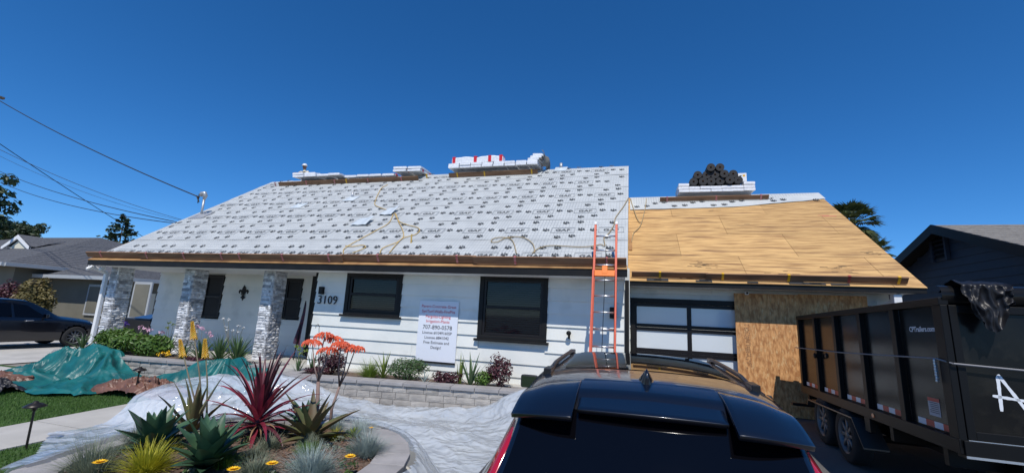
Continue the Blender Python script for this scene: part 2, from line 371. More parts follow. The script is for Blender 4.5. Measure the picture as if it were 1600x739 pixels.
mb = MB(); slope_box(mb, XG-.03, XG+.005, GY, GZ0, 0, S_G-.03, -.14, -.041); mb.build('rake_board', m_black, house)
# ---- underlayment on the main roof with its print
def paw(mb, M, s):
    def blob(cx, cy, a, b, rot=0, n=8):
        mb.add([M @ Vector((s*(cx + a*math.cos(t)*math.cos(rot) - b*math.sin(t)*math.sin(rot)), s*(cy + a*math.cos(t)*math.sin(rot) + b*math.sin(t)*math.cos(rot)), 0)) for t in [2*PI*i/n for i in range(n)]], [tuple(range(n))])
    blob(0, -.16, .36, .25); blob(-.20, -.26, .16, .16); blob(.20, -.26, .16, .16)
    for (x, y, r) in ((-.44, .10, .5), (-.16, .34, .15), (.17, .34, -.15), (.44, .10, -.5)): blob(x, y, .12, .19, r)
GAF = text2d('GAF', .16, bold=.003)
def print_unit(mb, ln, xc, s, y0, z0, h, full, rr, x0, x1):
    def at(x, s_): return frame(Vector((x, y0, z0)) + UPS*s_ + NRM*h, (1,0,0), UPS)
    def ok(x): return x0+.15 < x < x1-.15
    rows = (('b', .55), ('a', .95), ('c', .17)) if full else (('b', .50),)
    for r_, ds in rows:
        if r_ == 'b':
            if x0+.35 < xc < x1-.35:
                put(mb, ([(p[0]*1.15, p[1]-.06, 0) for p in GAF[0]], GAF[1]), at(xc, s+ds))
                M = at(xc, s+ds); W_, H_ = .27, .135
                for (a, b) in (((-W_,-H_),(W_,-H_)),((W_,-H_),(W_,H_)),((W_,H_),(-W_,H_)),((-W_,H_),(-W_,-H_))):
                    dx, dy = b[0]-a[0], b[1]-a[1]; q = math.hypot(dx, dy); nx, ny = -dy/q*.010, dx/q*.010
                    ln.add([M @ Vector(p) for p in ((a[0]-nx,a[1]-ny,0),(b[0]-nx,b[1]-ny,0),(b[0]+nx,b[1]+ny,0),(a[0]+nx,a[1]+ny,0))], ((0,1,2,3),))
            ps = ((.42, .03), (.69, .0))
        elif r_ == 'a': ps = ((.02, .02), (.36, .07))
        else: ps = ((-.08, -.02), (.24, .05))
        for dx, dy in ps:
            x = xc + dx + rr
            if ok(x):
                M = at(x, s+ds+dy) @ Matrix.Rotation(-.5, 4, 'Z'); paw(mb, M, .155)
def strip(k, s0, s1, x0, x1, y0, z0, lowfn=None, h=.004, parent=None):
    nx = int((x1-x0)/.2)
    def fn(u, v):
        x = x0 + u*(x1-x0); lo = s0 + (lowfn(x) if lowfn else .012*fbm(x*.5, k*3.1)); s = lo + v*(s1-lo)
        hh = h + .006*(1-v) + .004*max(0, fbm(x*1.1, s*1.3, k*5)) + (.012*max(0, fbm(x*2, k*7.7)) if v < .01 else 0)
        return Vector((x, y0, z0)) + UPS*s + NRM*hh
    mb = MB(); mb.grid(fn, nx, 6)
    return mb.build('underlayment_strip', m_under, parent or house, True)
S0 = .10; PIT = 1.19
for k in range(6):
    s0 = S0 if k == 0 else 1.2 + (k-1)*PIT; s1 = (1.2+k*PIT+.10) if k < 5 else S_M
    st = strip(k, s0, s1, XL+.01 + rv(0,.03), XR+.004, EY, EZ, h=.003+.0012*k)
    mb = MB(); ln = MB(); off = rv(0, 1.1)
    x = XL - .5 + (k*.41 % 1.09)
    base = s0 if k else .02
    while x < XR+.5:
        if k == 0:
            print_unit(mb, ln, x, -.05, EY, EZ, .020, False, 0, XL, XR)
            for dx in (.1,.42):
                if XL+.2 < x+dx < XR-.2: paw(mb, frame(Vector((x+dx,EY,EZ))+UPS*.82+NRM*.020,(1,0,0),UPS) @ Matrix.Rotation(-.5,4,'Z'), .155)
        else: print_unit(mb, ln, x, s0, EY, EZ, .020+.001*k, True, 0, XL, XR)
        x += 1.09
    # fine rules printed across the roll
    x = XL+.06
    while x < XR-.02:
        M = frame(Vector((x, EY, EZ)) + UPS*(s0+.02) + NRM*.019, (1,0,0), UPS); Ls = min(s1, s0+PIT) - s0 - .04
        ln.add([M @ Vector(p) for p in ((-.0022,0,0),(.0022,0,0),(.0022,Ls,0),(-.0022,Ls,0))], ((0,1,2,3),)); x += .075
    s_ = s0+.10
    while s_ < min(s1, s0+PIT)-.03:
        M = frame(Vector((XL+.05, EY, EZ)) + UPS*s_ + NRM*.0195, (1,0,0), UPS); ln.add([M @ Vector(p) for p in ((0,-.0025,0),(XR-XL-.1,-.0025,0),(XR-XL-.1,.0025,0),(0,.0025,0))], ((0,1,2,3),)); s_ += .15
    tag(mb.build('print', m_print, st), kind='stuff'); tag(ln.build('rule_lines', m_line, st), kind='stuff')
# garage: one strip below the ridge with a ragged lower edge
def glow(x):
    u = (x-XR)/(XG-XR); return -.10 + .16*u + (.42*max(0, u-.55)/.45) + .03*fbm(x*2, 9)
st = strip(11, S_G-1.02, S_G, XR+.05, XG+.03, GY, GZ0, glow, .012)
mb = MB(); ln = MB(); x = XR+.25
while x < XG-.3:
    for (dx, ds) in ((0, .36), (.3, .40), (.55,.62), (.82,.70)):
        if XR+.2 < x+dx < XG-.2 and not (ds < .5 and x > 3): paw(mb, frame(Vector((x+dx,GY,GZ0))+UPS*(S_G-1.02+ds-.22+.0)+NRM*.034,(1,0,0),UPS) @ Matrix.Rotation(-.4,4,'Z'), .155)
    x += 1.09
for gx in (3.9,):
    put(mb, ([(p[0]*1.15, p[1]-.06, 0) for p in GAF[0]], GAF[1]), frame(Vector((gx,GY,GZ0))+UPS*(S_G-.42)+NRM*.034,(1,0,0),UPS))
x = XR+.1
while x < XG-.05:
    M = frame(Vector((x, GY, GZ0)) + UPS*(S_G-.62+max(0,glow(x)+.1)*.9) + NRM*.033, (1,0,0), UPS); Ls = .58-max(0,glow(x)+.1)*.9
    ln.add([M @ Vector(p) for p in ((-.0022,0,0),(.0022,0,0),(.0022,Ls,0),(-.0022,Ls,0))], ((0,1,2,3),)); x += .075
tag(mb.build('print', m_print, st), kind='stuff'); tag(ln.build('rule_lines', m_line, st), kind='stuff')
# torn left corner flap at the ridge
mb = MB(); a = Vector((XL-.02, RY-.62, RZ-.62*PM+.02)); mb.add([a, (XL+1.0, RY-.55, RZ-.55*PM+.03), (XL+1.1, RY+.02, RZ+.035), (XL+.25, RY+.05, RZ+.03), (XL-.08, RY-.25, RZ-.2)], ((0,1,2,3,4),)); mb.build('ridge_flap', m_under, house)

# ---- windows
def window(y, x0, x1, z0, z1, big=True, name='window', slats=True):
    tr = .10 if big else .035
    o = bpy.data.objects.new(name, None); COL.objects.link(o); o.parent = house; o.location = Vector(((x0+x1)/2, y, z0)) - wl(house); WL[o.name] = Vector(((x0+x1)/2, y, z0))
    mb = MB(); mb.box((x0,y-.05,z0+tr),(x0+tr,y+.02,z1-tr)); mb.box((x1-tr,y-.05,z0+tr),(x1,y+.02,z1-tr)); mb.box((x0,y-.055,z1-tr),(x1,y+.02,z1)); mb.box((x0,y-.052,z0+.03),(x1,y+.02,z0+tr)); bevel(mb.build('trim', m_black, o), .006)
    if big: mb = MB(); mb.box((x0-.05,y-.12,z0-.02),(x1+.05,y+.01,z0+.028)); bevel(mb.build('sill', m_black, o), .006)
    a, b, c, d = x0+tr, x1-tr, z0+tr, z1-tr; s = .055; mid = (c+d)/2
    mb = MB(); mb.box((a,y-.03,c),(a+s,y+.03,d)); mb.box((b-s,y-.03,c),(b,y+.03,d)); mb.box((a+s,y-.03,c),(b-s,y+.03,c+s)); mb.box((a+s,y-.03,d-s),(b-s,y+.03,d)); mb.box((a+s,y-.034,mid-.03),(b-s,y+.03,mid+.03)); bevel(mb.build('sash', m_blackfr, o), .005)
    for (p, q, yy) in ((c+s, mid-.03, y-.008), (mid+.03, d-s, y+.004)):
        mb = MB(); mb.add([(a+s,yy,p),(b-s,yy,p),(b-s,yy,q),(a+s,yy,q)], ((0,1,2,3),)); mb.build('pane', m_glass if slats else m_dark, o)
    if slats:
        sm = MB(); R_ = Matrix.Rotation(.75, 4, 'X'); sm.box((-(b-a)/2+.05,-.024,-.0012),((b-a)/2-.05,.024,.0012), R_); me = sm.mesh('slat', m_slat)
        z = c+.05
        while z < d-.03: link(me, 'slat', o, ((a+b)/2, y+.075, z)); z += .047
    mb = MB(); mb.box((x0+.03,y+.24,z0),(x1-.03,y+.26,z1)); mb.box((x0+.02,y+.125,z0),(x0+.03,y+.24,z1)); mb.box((x1-.03,y+.125,z0),(x1-.02,y+.24,z1)); mb.box((x0+.03,y+.125,z1-.01),(x1-.03,y+.24,z1)); mb.box((x0+.03,y+.125,z0),(x1-.03,y+.24,z0+.01)); mb.build('reveal', m_dark, o)
    return o
window(WM, *W1); window(WM, *W2)
window(WP, *PW1, big=False, slats=False); window(WP, *PW2, big=False, slats=False)
# ---- front door frame and the dark scalloped corner post of the entry
mb = MB(); d0 = onY(486,470,WP).x; mb.box((d0,WP-.05,.55),(-7.42,WP+.0,2.70)); mb.build('front_door', m_black, house)
mb = MB()
for i in range(14):
    z = .62+i*.15; mb.box((-7.48+.02*math.sin(i*1.9),WM+.01,z),(-7.402,WM+.05,z+.149))
mb.build('corner_trim', m_black, house)
# ---- stone columns
st_me = []
for q in range(5):
    mb = MB(); N_ = 4
    def fn(u, v, q=q):
        d = .0 if (u in (0,1) or v in (0,1)) else -.35 - .65*random.random()
        return Vector((u-.5, d*.5, v-.5))
    mb.grid(fn, 3, 3); mb.add([(-.5,0,-.5),(.5,0,-.5),(.5,1,-.5),(-.5,1,-.5),(-.5,0,.5),(.5,0,.5),(.5,1,.5),(-.5,1,.5)], ((0,3,2,1),(4,5,6,7),(1,2,6,5),(3,0,4,7)))
    st_me.append(mb.mesh('stone', m_stone))
for xr in (-8.62, -11.28, -14.10):
    xl, yf, yb, zb, zt = xr-.36, 8.75, 9.17, .40, 2.70
    c = MB(); c.box((xl+.03,yf+.03,zb),(xr-.03,yb-.03,zt)); co = c.build('column', m_stone, house)
    z = zb
    while z < zt-.01:
        h = min(rv(.045,.085), zt-z)
        for face in range(4):
            L = (xr-xl) if face in (0,2) else (yb-yf); p = 0
            rest = MB()
            while p < L-.001:
                l = min(rv(.10,.30), L-p)
                if L-p-l < .06: l = L-p
                cx = p + l/2; dep = .03
                pos = {0: (xl+cx, yf+.02+rv(-.012,.006), z+h/2), 1: (xr-.02+rv(-.006,.012), yf+cx, z+h/2), 2: (xl+cx, yb-.02, z+h/2), 3: (xl+.02, yf+cx, z+h/2)}[face]
                rz = {0:0, 1:PI/2, 2:PI, 3:-PI/2}[face]
                if face < 2: link(random.choice(st_me), 'stone', co, pos, (rv(-.05,.05),0,rz), (l-.004, rv(.035,.06), h-.005))
                p += l
        z += h
    c = MB(); c.box((xl+.012,yf+.05,zb),(xl+.028,yb,zt)); c.box((xl+.03,yb-.028,zb),(xr-.035,yb-.01,zt)); tag(c.build('stone_backing', m_stone, co), kind='stuff')
# ---- garage door
gd = bpy.data.objects.new('garage_door', None); COL.objects.link(gd); gd.parent = house; gd.location = Vector((2.4, WG, .17)) - wl(house); WL[gd.name] = Vector((2.4, WG, .17))
x0, x1, z1 = GD[0], GD[1], GD[3]
mb = MB(); mb.box((x0,WG-.055,.17),(x0+.11,WG+.05,z1-.11)); mb.box((x1-.11,WG-.055,.17),(x1,WG+.05,z1-.11)); mb.box((x0,WG-.06,z1-.11),(x1,WG+.05,z1)); bevel(mb.build('door_trim', m_black, gd), .006)
a, b = x0+.11, x1-.11; rowh = (z1-.11-.17)/4; nc = 4; cw = (b-a)/nc
mb = MB()
for i in range(nc+1):
    xx = a+i*cw; hw = .045 if 0 < i < nc else .03; mb.box((max(a,xx-hw),WG+.0,.17),(min(b,xx+hw),WG+.045,z1-.11))
mb.build('stile', m_blackfr, gd)
for r_ in range(4):
    zz = .17+r_*rowh
    mb = MB(); mb.box((a,WG-.004,zz+.002),(b,WG+.043,zz+.075)); mb.box((a,WG-.004,zz+rowh-.075),(b,WG+.043,zz+rowh-.002)); mb.build('rail', m_blackfr, gd)
    for i in range(nc):
        mb = MB(); mb.box((a+i*cw+.03,WG+.02,zz+.06),(a+(i+1)*cw-.03,WG+.03,zz+rowh-.06)); mb.build('pane', m_frost, gd)
# ---- house number, ornament and small fixtures
def txt(body, size, M, m, parent, th=.004, bold=0, name='lettering', shear=0):
    v, f = text2d(body, size, bold=bold, shear=shear); mb = MB(); put(mb, (v, f), M @ Matrix.Translation((0,0,th)))
    if th > .006:
        from collections import Counter
        put(mb, (v, [q[::-1] for q in f]), M)
        ed = Counter(); dr = {}
        for q in f:
            for i in range(len(q)):
                e = (q[i], q[(i+1)%len(q)]); ed[tuple(sorted(e))] += 1; dr[tuple(sorted(e))] = e
        n = len(v)
        vv = [M @ Vector((p[0],p[1],th)) for p in v] + [M @ Vector((p[0],p[1],0)) for p in v]
        mb.add(vv, [(dr[k][0], dr[k][0]+n, dr[k][1]+n, dr[k][1]) for k, c in ed.items() if c == 1])
    return mb.build(name, m, parent)
p = onY(514.5, 473, WM)
txt('3109', .29, frame((p.x-.02, WM-.045, p.z-.03), (1,0,0), (0,0,1)), m_textblk, house, .02, bold=-.002, name='house_number')
q = onY(506, 454, WM); mb = MB(); mb.box((q.x-.05,WM-.13,q.z-.09),(q.x+.05,WM-.03,q.z+.09)); bevel(mb.build('porch_lamp', m_black, house), .01)
q = onY(382.5, 457, WP)                                     # fleur-de-lis
def sym(pts): return pts + [(-x, y) for (x, y) in reversed(pts) if abs(x) > 1e-6]
mb = MB(); M = frame((q.x, WP-.035, q.z), (1,0,0), (0,0,1)) @ Matrix.Scale(.30, 4)
mb.prism(sym([(0,.72),(.10,.55),(.20,.34),(.17,.12),(.09,-.05),(.075,-.16)]), -.02, .06, M)
mb.prism([(.09,-.07),(.16,.10),(.30,.26),(.46,.28),(.57,.16),(.57,.0),(.48,-.12),(.44,-.02),(.45,.08),(.37,.12),(.28,.02),(.22,-.12),(.2,-.14)], -.02, .06, M)
mb.prism([(-x,y) for (x,y) in reversed([(.09,-.07),(.16,.10),(.30,.26),(.46,.28),(.57,.16),(.57,.0),(.48,-.12),(.44,-.02),(.45,.08),(.37,.12),(.28,.02),(.22,-.12),(.2,-.14)])], -.02, .06, M)
mb.prism(sym([(0,-.15),(.24,-.15),(.25,-.2),(.24,-.25),(0,-.25)]), -.02, .08, M)
mb.prism(sym([(0,-.26),(.09,-.26),(.14,-.40),(.26,-.44),(.25,-.54),(.13,-.55),(.06,-.62),(0,-.78)]), -.02, .06, M)
mb.build('wall_ornament', m_black, house)
q = onY(942.5, 480, WG); mb = MB(); mb.box((-.40,WM-.12,1.93),(-.28,WM-.03,2.15)); bevel(mb.build('wall_lamp', m_black, house), .012)
q = onY(890, 520, WM); mb = MB(); mb.lathe([(.03,0),(.05,.02),(.05,.05),(.02,.06)], 8, frame((q.x,WM-.10,q.z),(1,0,0),(0,0,1))); mb.box((q.x-.02,WM-.09,q.z-.11),(q.x+.02,WM-.04,q.z-.02)); mb.tube([(q.x,WM-.03,q.z),(q.x,WM-.12,q.z)],.014); mb.build('hose_tap', m_black, house)
# downspouts
mb = MB(); mb.box((-14.62,8.70,.4),(-14.52,8.78,2.55)); mb.tube([(-14.57,8.74,2.53),(-14.6,8.35,2.68)], .05, 8); mb.build('downspout', m_whtrim, house)
mb = MB(); mb.box((-.11,WM-.06,.25),(-.03,WM-.0,2.69)); mb.build('downspout', m_black, house)
mb = MB(); mb.tube([(4.99,9.83,2.70),(4.97,10.0,2.58),(4.78,10.30,2.36),(4.76,10.31,.2)], .045, 8); mb.build('downspout', m_whtrim, house)
mb = MB(); q = onY(1402,466,9.86); mb.box((q.x-.08,9.80,q.z-.13),(q.x+.05,9.94,q.z+.07)); bevel(mb.build('downspout_outlet', m_whtrim, house), .01)
# eave cameras and flood lights
def cam_fix(px, py, y):
    q = onY(px, py, y); mb = MB(); mb.lathe([(.03,-.0),(.045,.03),(.05,.12),(.045,.14)], 10, frame(q,(1,0,0),(0,-.4,1)) @ Matrix.Rotation(PI,4,'X')); mb.tube([q+Vector((0,.03,0)),(q.x,q.y+.05,2.72)],.015); return mb
cam_fix(135, 420, 8.30).build('eave_lamp', m_plastic_white, house); cam_fix(155, 421, 8.32).build('eave_lamp', m_plastic_white, house)
q = onY(1166,458,WG-.12); mb = MB(); mb.box((q.x-.035,q.y-.07,q.z-.035),(q.x+.035,q.y+.07,q.z+.035)); mb.tube([(q.x,q.y,q.z),(q.x,WG,q.z+.05)],.015); bevel(mb.build('security_camera', m_plastic_white, house), .008)
mb = MB(); mb.lathe([(.022,0),(.022,.01)], 10, frame((q.x,q.y-.071,q.z),(1,0,0),(0,0,1))); mb.build('camera_lens', m_black, house)
# roof penetrations: pipe vents, step flashings, service mast
def vent(px, py, h, r=.035, m=m_metalgrey):
    p = mainP(px, py); mb = MB(); mb.tube([p-NRM*.02, p+Vector((0,0,h))], r, 10); o = mb.build('pipe_vent', m, house, True)
    f = MB(); f.grid(lambda u, v: p + Vector((1,0,0))*(u-.5)*.42 + UPS*((v-.55)*.46) + NRM*(.026+.05*max(0,1-2.2*math.hypot(u-.5,v-.5))), 8, 8); f.build('flashing', m_flash, o)
vent(468,322,.20); vent(550,311,.24); vent(876.5,265,.22,.05)
p = mainP(642,380); mb = MB(); mb.tube([p-NRM*.02,p+Vector((0,0,.22))],.02,8); mb.build('pipe_vent', m_rope, house)
for (px, py, sx, sy) in ((567,349,.50,.42), (609,333,.40,.46)):
    p = mainP(px, py); mb = MB()
    mb.grid(lambda u, v: p + Vector(((u-.5)*sx + .05*(v-.5), 0, 0)) + UPS*((v-.5)*sy) + NRM*(.05+.09*u*v+.01*math.sin(9*u)), 6, 6); mb.build('flashing', m_flash, house)
p = mainP(314, 338); mb = MB(); mb.tube([p-Vector((0,0,.1)), p+Vector((0,0,.62))], .035, 10); mb.tube([p+Vector((0,0,.60)),p+Vector((.03,0,.72)),p+Vector((.0,-.02,.80)),p+Vector((-.10,-.03,.80)),p+Vector((-.15,-.03,.70))],[.045,.07,.075,.07,.05],8)
mast = mb.build('service_mast', m_metalgrey, house, True); MASTTOP = p+Vector((-.17,-.04,.66))
mb = MB(); mb.grid(lambda u, v: p + Vector(((u-.5)*.6,0,0)) + UPS*((v-.5)*.5) + NRM*(.024+.06*max(0,1-2.4*math.hypot(u-.5,v-.5))), 6, 6); mb.build('flashing', m_metalgrey, house)
mb = MB(); mb.tube([p+Vector((-.30,-.05,.72)), p+Vector((-.16,-.04,.50))], .02, 6); mb.tube([p+Vector((-.22,-.03,.78)), p+Vector((-.20,-.04,.46))], .018, 6); mb.build('wire_clamp', m_black, house)
# ================================================================== things on the roof
def bracket(mb_, o, x, y0, z0, s, h, wid=.045):
    O = Vector((x, y0, z0)); P = lambda dx, ds, dh: O + Vector((dx,0,0)) + UPS*(s+ds) + NRM*dh
    def bx(a0,a1,b0,b1,c0,c1):
        v = [P(a,b,c) for c in (c0,c1) for (a,b) in ((a0,b0),(a1,b0),(a1,b1),(a0,b1))]
        mb_.add(v, ((0,3,2,1),(4,5,6,7),(0,1,5,4),(1,2,6,5),(2,3,7,6),(3,0,4,7)))
    bx(-wid/2,wid/2,-.026,-.021,.022,h+.012); bx(-wid/2,wid/2,-.026,.026,h+.003,h+.009)
def toe(label, xa, xb, y0, z0, s, h, brs, lift=.024, group='toe boards on the roof', tilt=0):
    c = Vector(((xa+xb)/2, y0, z0)) + UPS*s + NRM*lift
    t = thing('toe_board', label, 'plank', c, group)
    mb = MB(); O = Vector((0, y0, z0)); n = max(2, int((xb-xa)/.6))
    def ring(u):
        x = xa+u*(xb-xa); wv = .010*fbm(x*.7, s*9); ds = tilt*(u-.5)
        return [O+Vector((x,0,0))+UPS*(s+a+ds+wv*.4)+NRM*(lift+b+wv*.3) for (a,b) in ((-.019,0),(.019,0),(.019,h-lift),(-.019,h-lift))]
    v = []; f = []
    for i in range(n+1): v += ring(i/n)
    for i in range(n):
        for j in range(4): f.append((i*4+j, (i+1)*4+j, (i+1)*4+(j+1)%4, i*4+(j+1)%4))
    f += [(0,1,2,3), (n*4+3,n*4+2,n*4+1,n*4)]
    mb.add(v, f); mb.build('plank', m_board, t)
    for (x, m) in brs:
        b = MB(); bracket(b, O, x, y0, z0, s + tilt*((x-xa)/(xb-xa)-.5), h); b.build('bracket', m, t)
    return t
def exm(px): return onY(px, 411, 8.28).x
def exg(px): return onY(px, 433, 9.82).x
m_brw = mat('pink_bracket', (.55,.30,.28), .5, col2=(.5,.08,.07), nscale=25)
toe('weathered brown toe board at the left end of the long eave', exm(138), exm(232), EY, EZ, .090, .180, [(exm(160), m_brw)])
toe('brown toe board along the porch eave above the stone columns', exm(222), exm(539), EY, EZ, .052, .186, [(exm(p), m_brw) for p in (234,292,351,379,446,518)])
toe('brown toe board on the eave above the smaller front window', exm(535), exm(746), EY, EZ, .090, .182, [(exm(p), m_brw) for p in (593,716)])
toe('brown toe board on the eave running behind the ladder', exm(742), exm(979), EY, EZ, .052, .186, [(exm(p), m_brw) for p in (807,948)])
toe('short brown toe board on the garage eave right of the ladder', exg(987), exg(1106), GY, GZ0, .100, .150, [(exg(1031), m_yel)])
toe('long brown toe board on the bare garage eave with yellow brackets', exg(1102), exg(1414), GY, GZ0, .062, .160, [(exg(1128), m_yel),(exg(1230), m_yel),(exg(1323), m_red),(exg(1400), m_yel)])
pa = mainP(436,292); pb = mainP(655,282); s_ = ((pa.y+pb.y)/2-EY)*SL
toe('brown toe board below the ridge near the roofer', pa.x, pb.x, EY, EZ, s_, .17, [(mainP(p,287).x, m_brw) for p in (443,486,526,574,623)]+[(mainP(541,288).x, m_yel)])
pa = mainP(703,278); pb = mainP(840,273); s_ = ((pa.y+pb.y)/2-EY)*SL
toe('brown toe board below the ridge under the red banded packs', pa.x, pb.x, EY, EZ, s_, .18, [(mainP(p,275).x, m_yel) for p in (719,759,830)])
pa = garP(1031,317); pb = garP(1200,312); s_ = ((pa.y+pb.y)/2-GY)*SL
toe('brown toe board on the garage roof below the felt rolls', pa.x, pb.x, GY, GZ0, s_, .165, [(garP(p,315).x, m_brw) for p in (1042,1119,1190)], lift=.035)
t = thing('roof_bracket', 'loose yellow roof bracket on the underlayment near the ridge', 'bracket', mainP(668,279)); mb = MB(); bracket(mb, None, mainP(668,279).x, EY, EZ, (mainP(668,279).y-EY)*SL, .16, .06); mb.build('strap', m_yel, t)
# ---- shingle bundles
def bundle_mesh(L, W, H, band=None):
    mb = MB(); n = 6
    prof = [(-W/2,0),(-W/2+.015,-.004),(W/2-.015,-.004),(W/2,0),(W/2,H-.01),(W/2-.02,H),(-W/2+.02,H),(-W/2,H-.01)]
    v = []; f = []
    for i in range(n+1):
        y = -L/2+L*i/n; sag = -.02*(2*abs(i/n-.5))**2; k = .985 if i in (0,n) else 1
        for (x, z) in prof: v.append((x*k, y, z*k+sag+.003*math.sin(i*2.3+x*30)))
    m = len(prof)
    for i in range(n):
        for j in range(m): f.append((i*m+j, i*m+(j+1)%m, (i+1)*m+(j+1)%m, (i+1)*m+j))
    f += [tuple(range(m)), tuple(n*m+j for j in range(m))[::-1]]
    return mb.add(v, f)
bm_white = bundle_mesh(.96,.335,.076).mesh('wrapped_bundle', m_wrap)
bd = MB()
for y in (-.27, .27): bd.box((-.170,y-.05,-.006),(.170,y+.05,.0905))
bd_red = bd.mesh('printed_band', m_wrapred); bd_blue = MB().add([Vector(p) for p in bd.v], bd.f).mesh('printed_band', m_wrapblue)
def bundle(label, group, loc, rz=0, bandm=None, sc=(1,1,1), rx=0, me=bm_white):
    t = thing('shingle_bundle', label, 'shingle bundle', loc, group, (rx, 0, rz))
    o = link(me, 'wrapped_pack', t); o.scale = sc
    if bandm: o2 = link(bandm, 'printed_band', t); o2.scale = sc
    return t
def rx_(px): return onY(px, 270, RY-.4).x
def gx_(px): return onY(px, 295, GRY-.4).x
z0 = RZ+.022
ORD = ['first','second','third','fourth','fifth','sixth','seventh','eighth']
def row(px0, px1, n, z, label, group, bands=None, fx=rx_, y=RY-.12, skip=(), tilt=.03):
    for i in range(n):
        if i in skip: continue
        px = px0+(px1-px0)*(i+.5)/n; b = bands[i % len(bands)] if bands else None
        w_ = (fx(px0+(px1-px0)*(i+1)/n)-fx(px0+(px1-px0)*i/n))/.358
        bundle('%s %s' % (ORD[i], label), group, (fx(px), y+rv(-.03,.03), z+rv(-.004,.004)), rv(-.03,.03), b, (w_,1,1), tilt)
row(463,537,4,z0-.02,'white bundle from the left in the flat row beside the roofer','bundles beside the roofer')
row(463,498,2,z0+.07,'white bundle from the left in the raised pair before the roofer','bundles before the roofer')
row(540,618,4,z0-.10,'red and blue printed bundle from the left on the ridge','printed bundles on the ridge',[bd_blue,bd_red],y=RY+.0,tilt=0)
row(618,661,2,z0,'lower bundle from the left in the small stack beyond the printed bundles','lower bundles of the small stack',[bd_red])
row(618,661,2,z0+.10,'upper bundle from the left in the small stack beyond the printed bundles','upper bundles of the small stack')
row(703,842,8,z0+.022,'bundle from the left in the bottom layer of the long ridge stack','bottom bundles of the long ridge stack')
row(703,842,8,z0+.108,'bundle from the left in the second layer of the long ridge stack','second layer of the long ridge stack')
for i, (px, lab) in enumerate(((727,'left'), (766,'right'))):
    t = thing('ridge_shingle_pack', 'clear wrapped pack with red bands on the ridge stack, %s one of two' % lab, 'shingle pack', (rx_(px), RY-.40, z0+.205), 'red banded packs', (0,-.06,PI/2+.02))
    link(bm_white, 'wrapped_pack', t, None, None, (.9,1.0*(rx_(746)-rx_(708))/.96*1.02,2.7))
    for y in ((-.40,.40) if i == 0 else (.0,-.40)):
        mb = MB(); mb.box((-.157,y-.055,-.010),(.157,y+.055,.209)); mb.part('red_band', m_wrapred, t)
for j in range(3):
    bundle(('lowest','middle','topmost')[j]+' rumpled bundle of the pile at the right end of the ridge stack', 'rumpled pile', (rx_(836)+.03*j, RY-.15+.03*j, z0+.200+.080*j), .12*j-.1, None, (1.15,.9,1), .06)
mb = MB(); p = Vector((rx_(846), RY-.3, z0))                # scrap draped over the end of the pile
mb.grid(lambda u, v: p + Vector((.10*u+.10*math.sin(v*2.8)+.02*math.sin(9*u+4*v), .75*u-.25, .50-.50*v+.03*math.sin(7*u+5*v))), 8, 8)
tag(mb.build('felt_scrap', mat('grey_felt', (.16,.15,.13), .8, bump=.3), None, True, p), 'dark grey felt scrap hanging over the right end of the ridge stack', 'felt scrap')
# low scrap on the first board
p = mainP(502,282); mb = MB(); mb.grid(lambda u, v: p + Vector((.55*(u-.5), -.1+.2*v, .22+.06*math.sin(5*u+3*v)-.1*v)), 6, 4); tag(mb.build('wrapper_scrap', m_wrap, None, True, p), 'crumpled white wrapper scrap on the first ridge toe board', 'wrapper')
# ---- garage ridge: bundles, felt rolls and a box
zg = GRZ+.03
LBG = ['bottom','middle','top']
for k in range(3):
    for i in range(7):
        if k == 2 and i not in (0, 6): continue
        a = 1060+i*17; bundle('%s white bundle from the left in the %s layer under the felt rolls' % (ORD[i], LBG[k]) if k < 2 else ('upper white bundle left of the felt rolls' if i == 0 else 'upper white bundle under the white box'),
            'garage bundles %s' % LBG[k], (gx_(a+8), GRY+rv(-.02,.02), zg+.096*k), rv(-.03,.03), bd_red if (k == 0 and i in (1,3)) else (bd_blue if (k == 0 and i in (0,5)) else None), ((gx_(1077)-gx_(1060))/.345,1,1))
rm = MB(); n = 18; R_, r2 = .122, .032
rm.lathe([(R_,-.46),(R_,.46)], n, Matrix.Rotation(PI/2,4,'X'), False)
for y, sgn in ((-.46,1),(.46,-1)):
    v = [(R_*math.cos(2*PI*j/n), y, R_*math.sin(2*PI*j/n)) for j in range(n)] + [(r2*math.cos(2*PI*j/n), y, r2*math.sin(2*PI*j/n)) for j in range(n)]
    rm.add(v, [(j,(j+1)%n,n+(j+1)%n,n+j) if sgn > 0 else (n+j,n+(j+1)%n,(j+1)%n,j) for j in range(n)])
roll_me = rm.mesh('felt', m_felt, False)
cm = MB(); cm.lathe([(r2,-.455),(r2,.455)], 10, Matrix.Rotation(PI/2,4,'X'), False); cm.lathe([(r2+.012,-.463),(r2+.002,-.463)],10,Matrix.Rotation(PI/2,4,'X'),False); core_me = cm.mesh('core', m_core)
pos = []; zb = zg+.192+R_; dx = .252; xx0 = gx_(1084)
for i in range(6): pos.append((xx0+i*dx*1.0, zb, 'bottom row'))
for i in (0,1,2,3,4): pos.append((xx0+(i+.5)*dx, zb+.214, 'second row'))
for i in (1,2): pos.append((xx0+(i+1)*dx, zb+.428, 'top'))
for i, (x, z, r_) in enumerate(pos):
    t = thing('felt_roll', '%s black felt roll from the left in the %s of the garage pile' % (ORD[[p[2] for p in pos[:i]].count(r_)], r_), 'felt roll', (x, GRY+rv(-.06,.06), z), 'felt rolls %s' % r_, (0, rv(0,6), rv(-.03,.03)))
    link(roll_me, 'felt', t); link(core_me, 'core', t)
t = thing('carton', 'small white carton at the right end of the felt rolls', 'carton', (gx_(1161), GRY-.25, zg+.292)); mb = MB(); mb.box((-.115,-.15,0),(.115,.15,.25)); bevel(mb.part('box', m_plastic_white, t), .006)
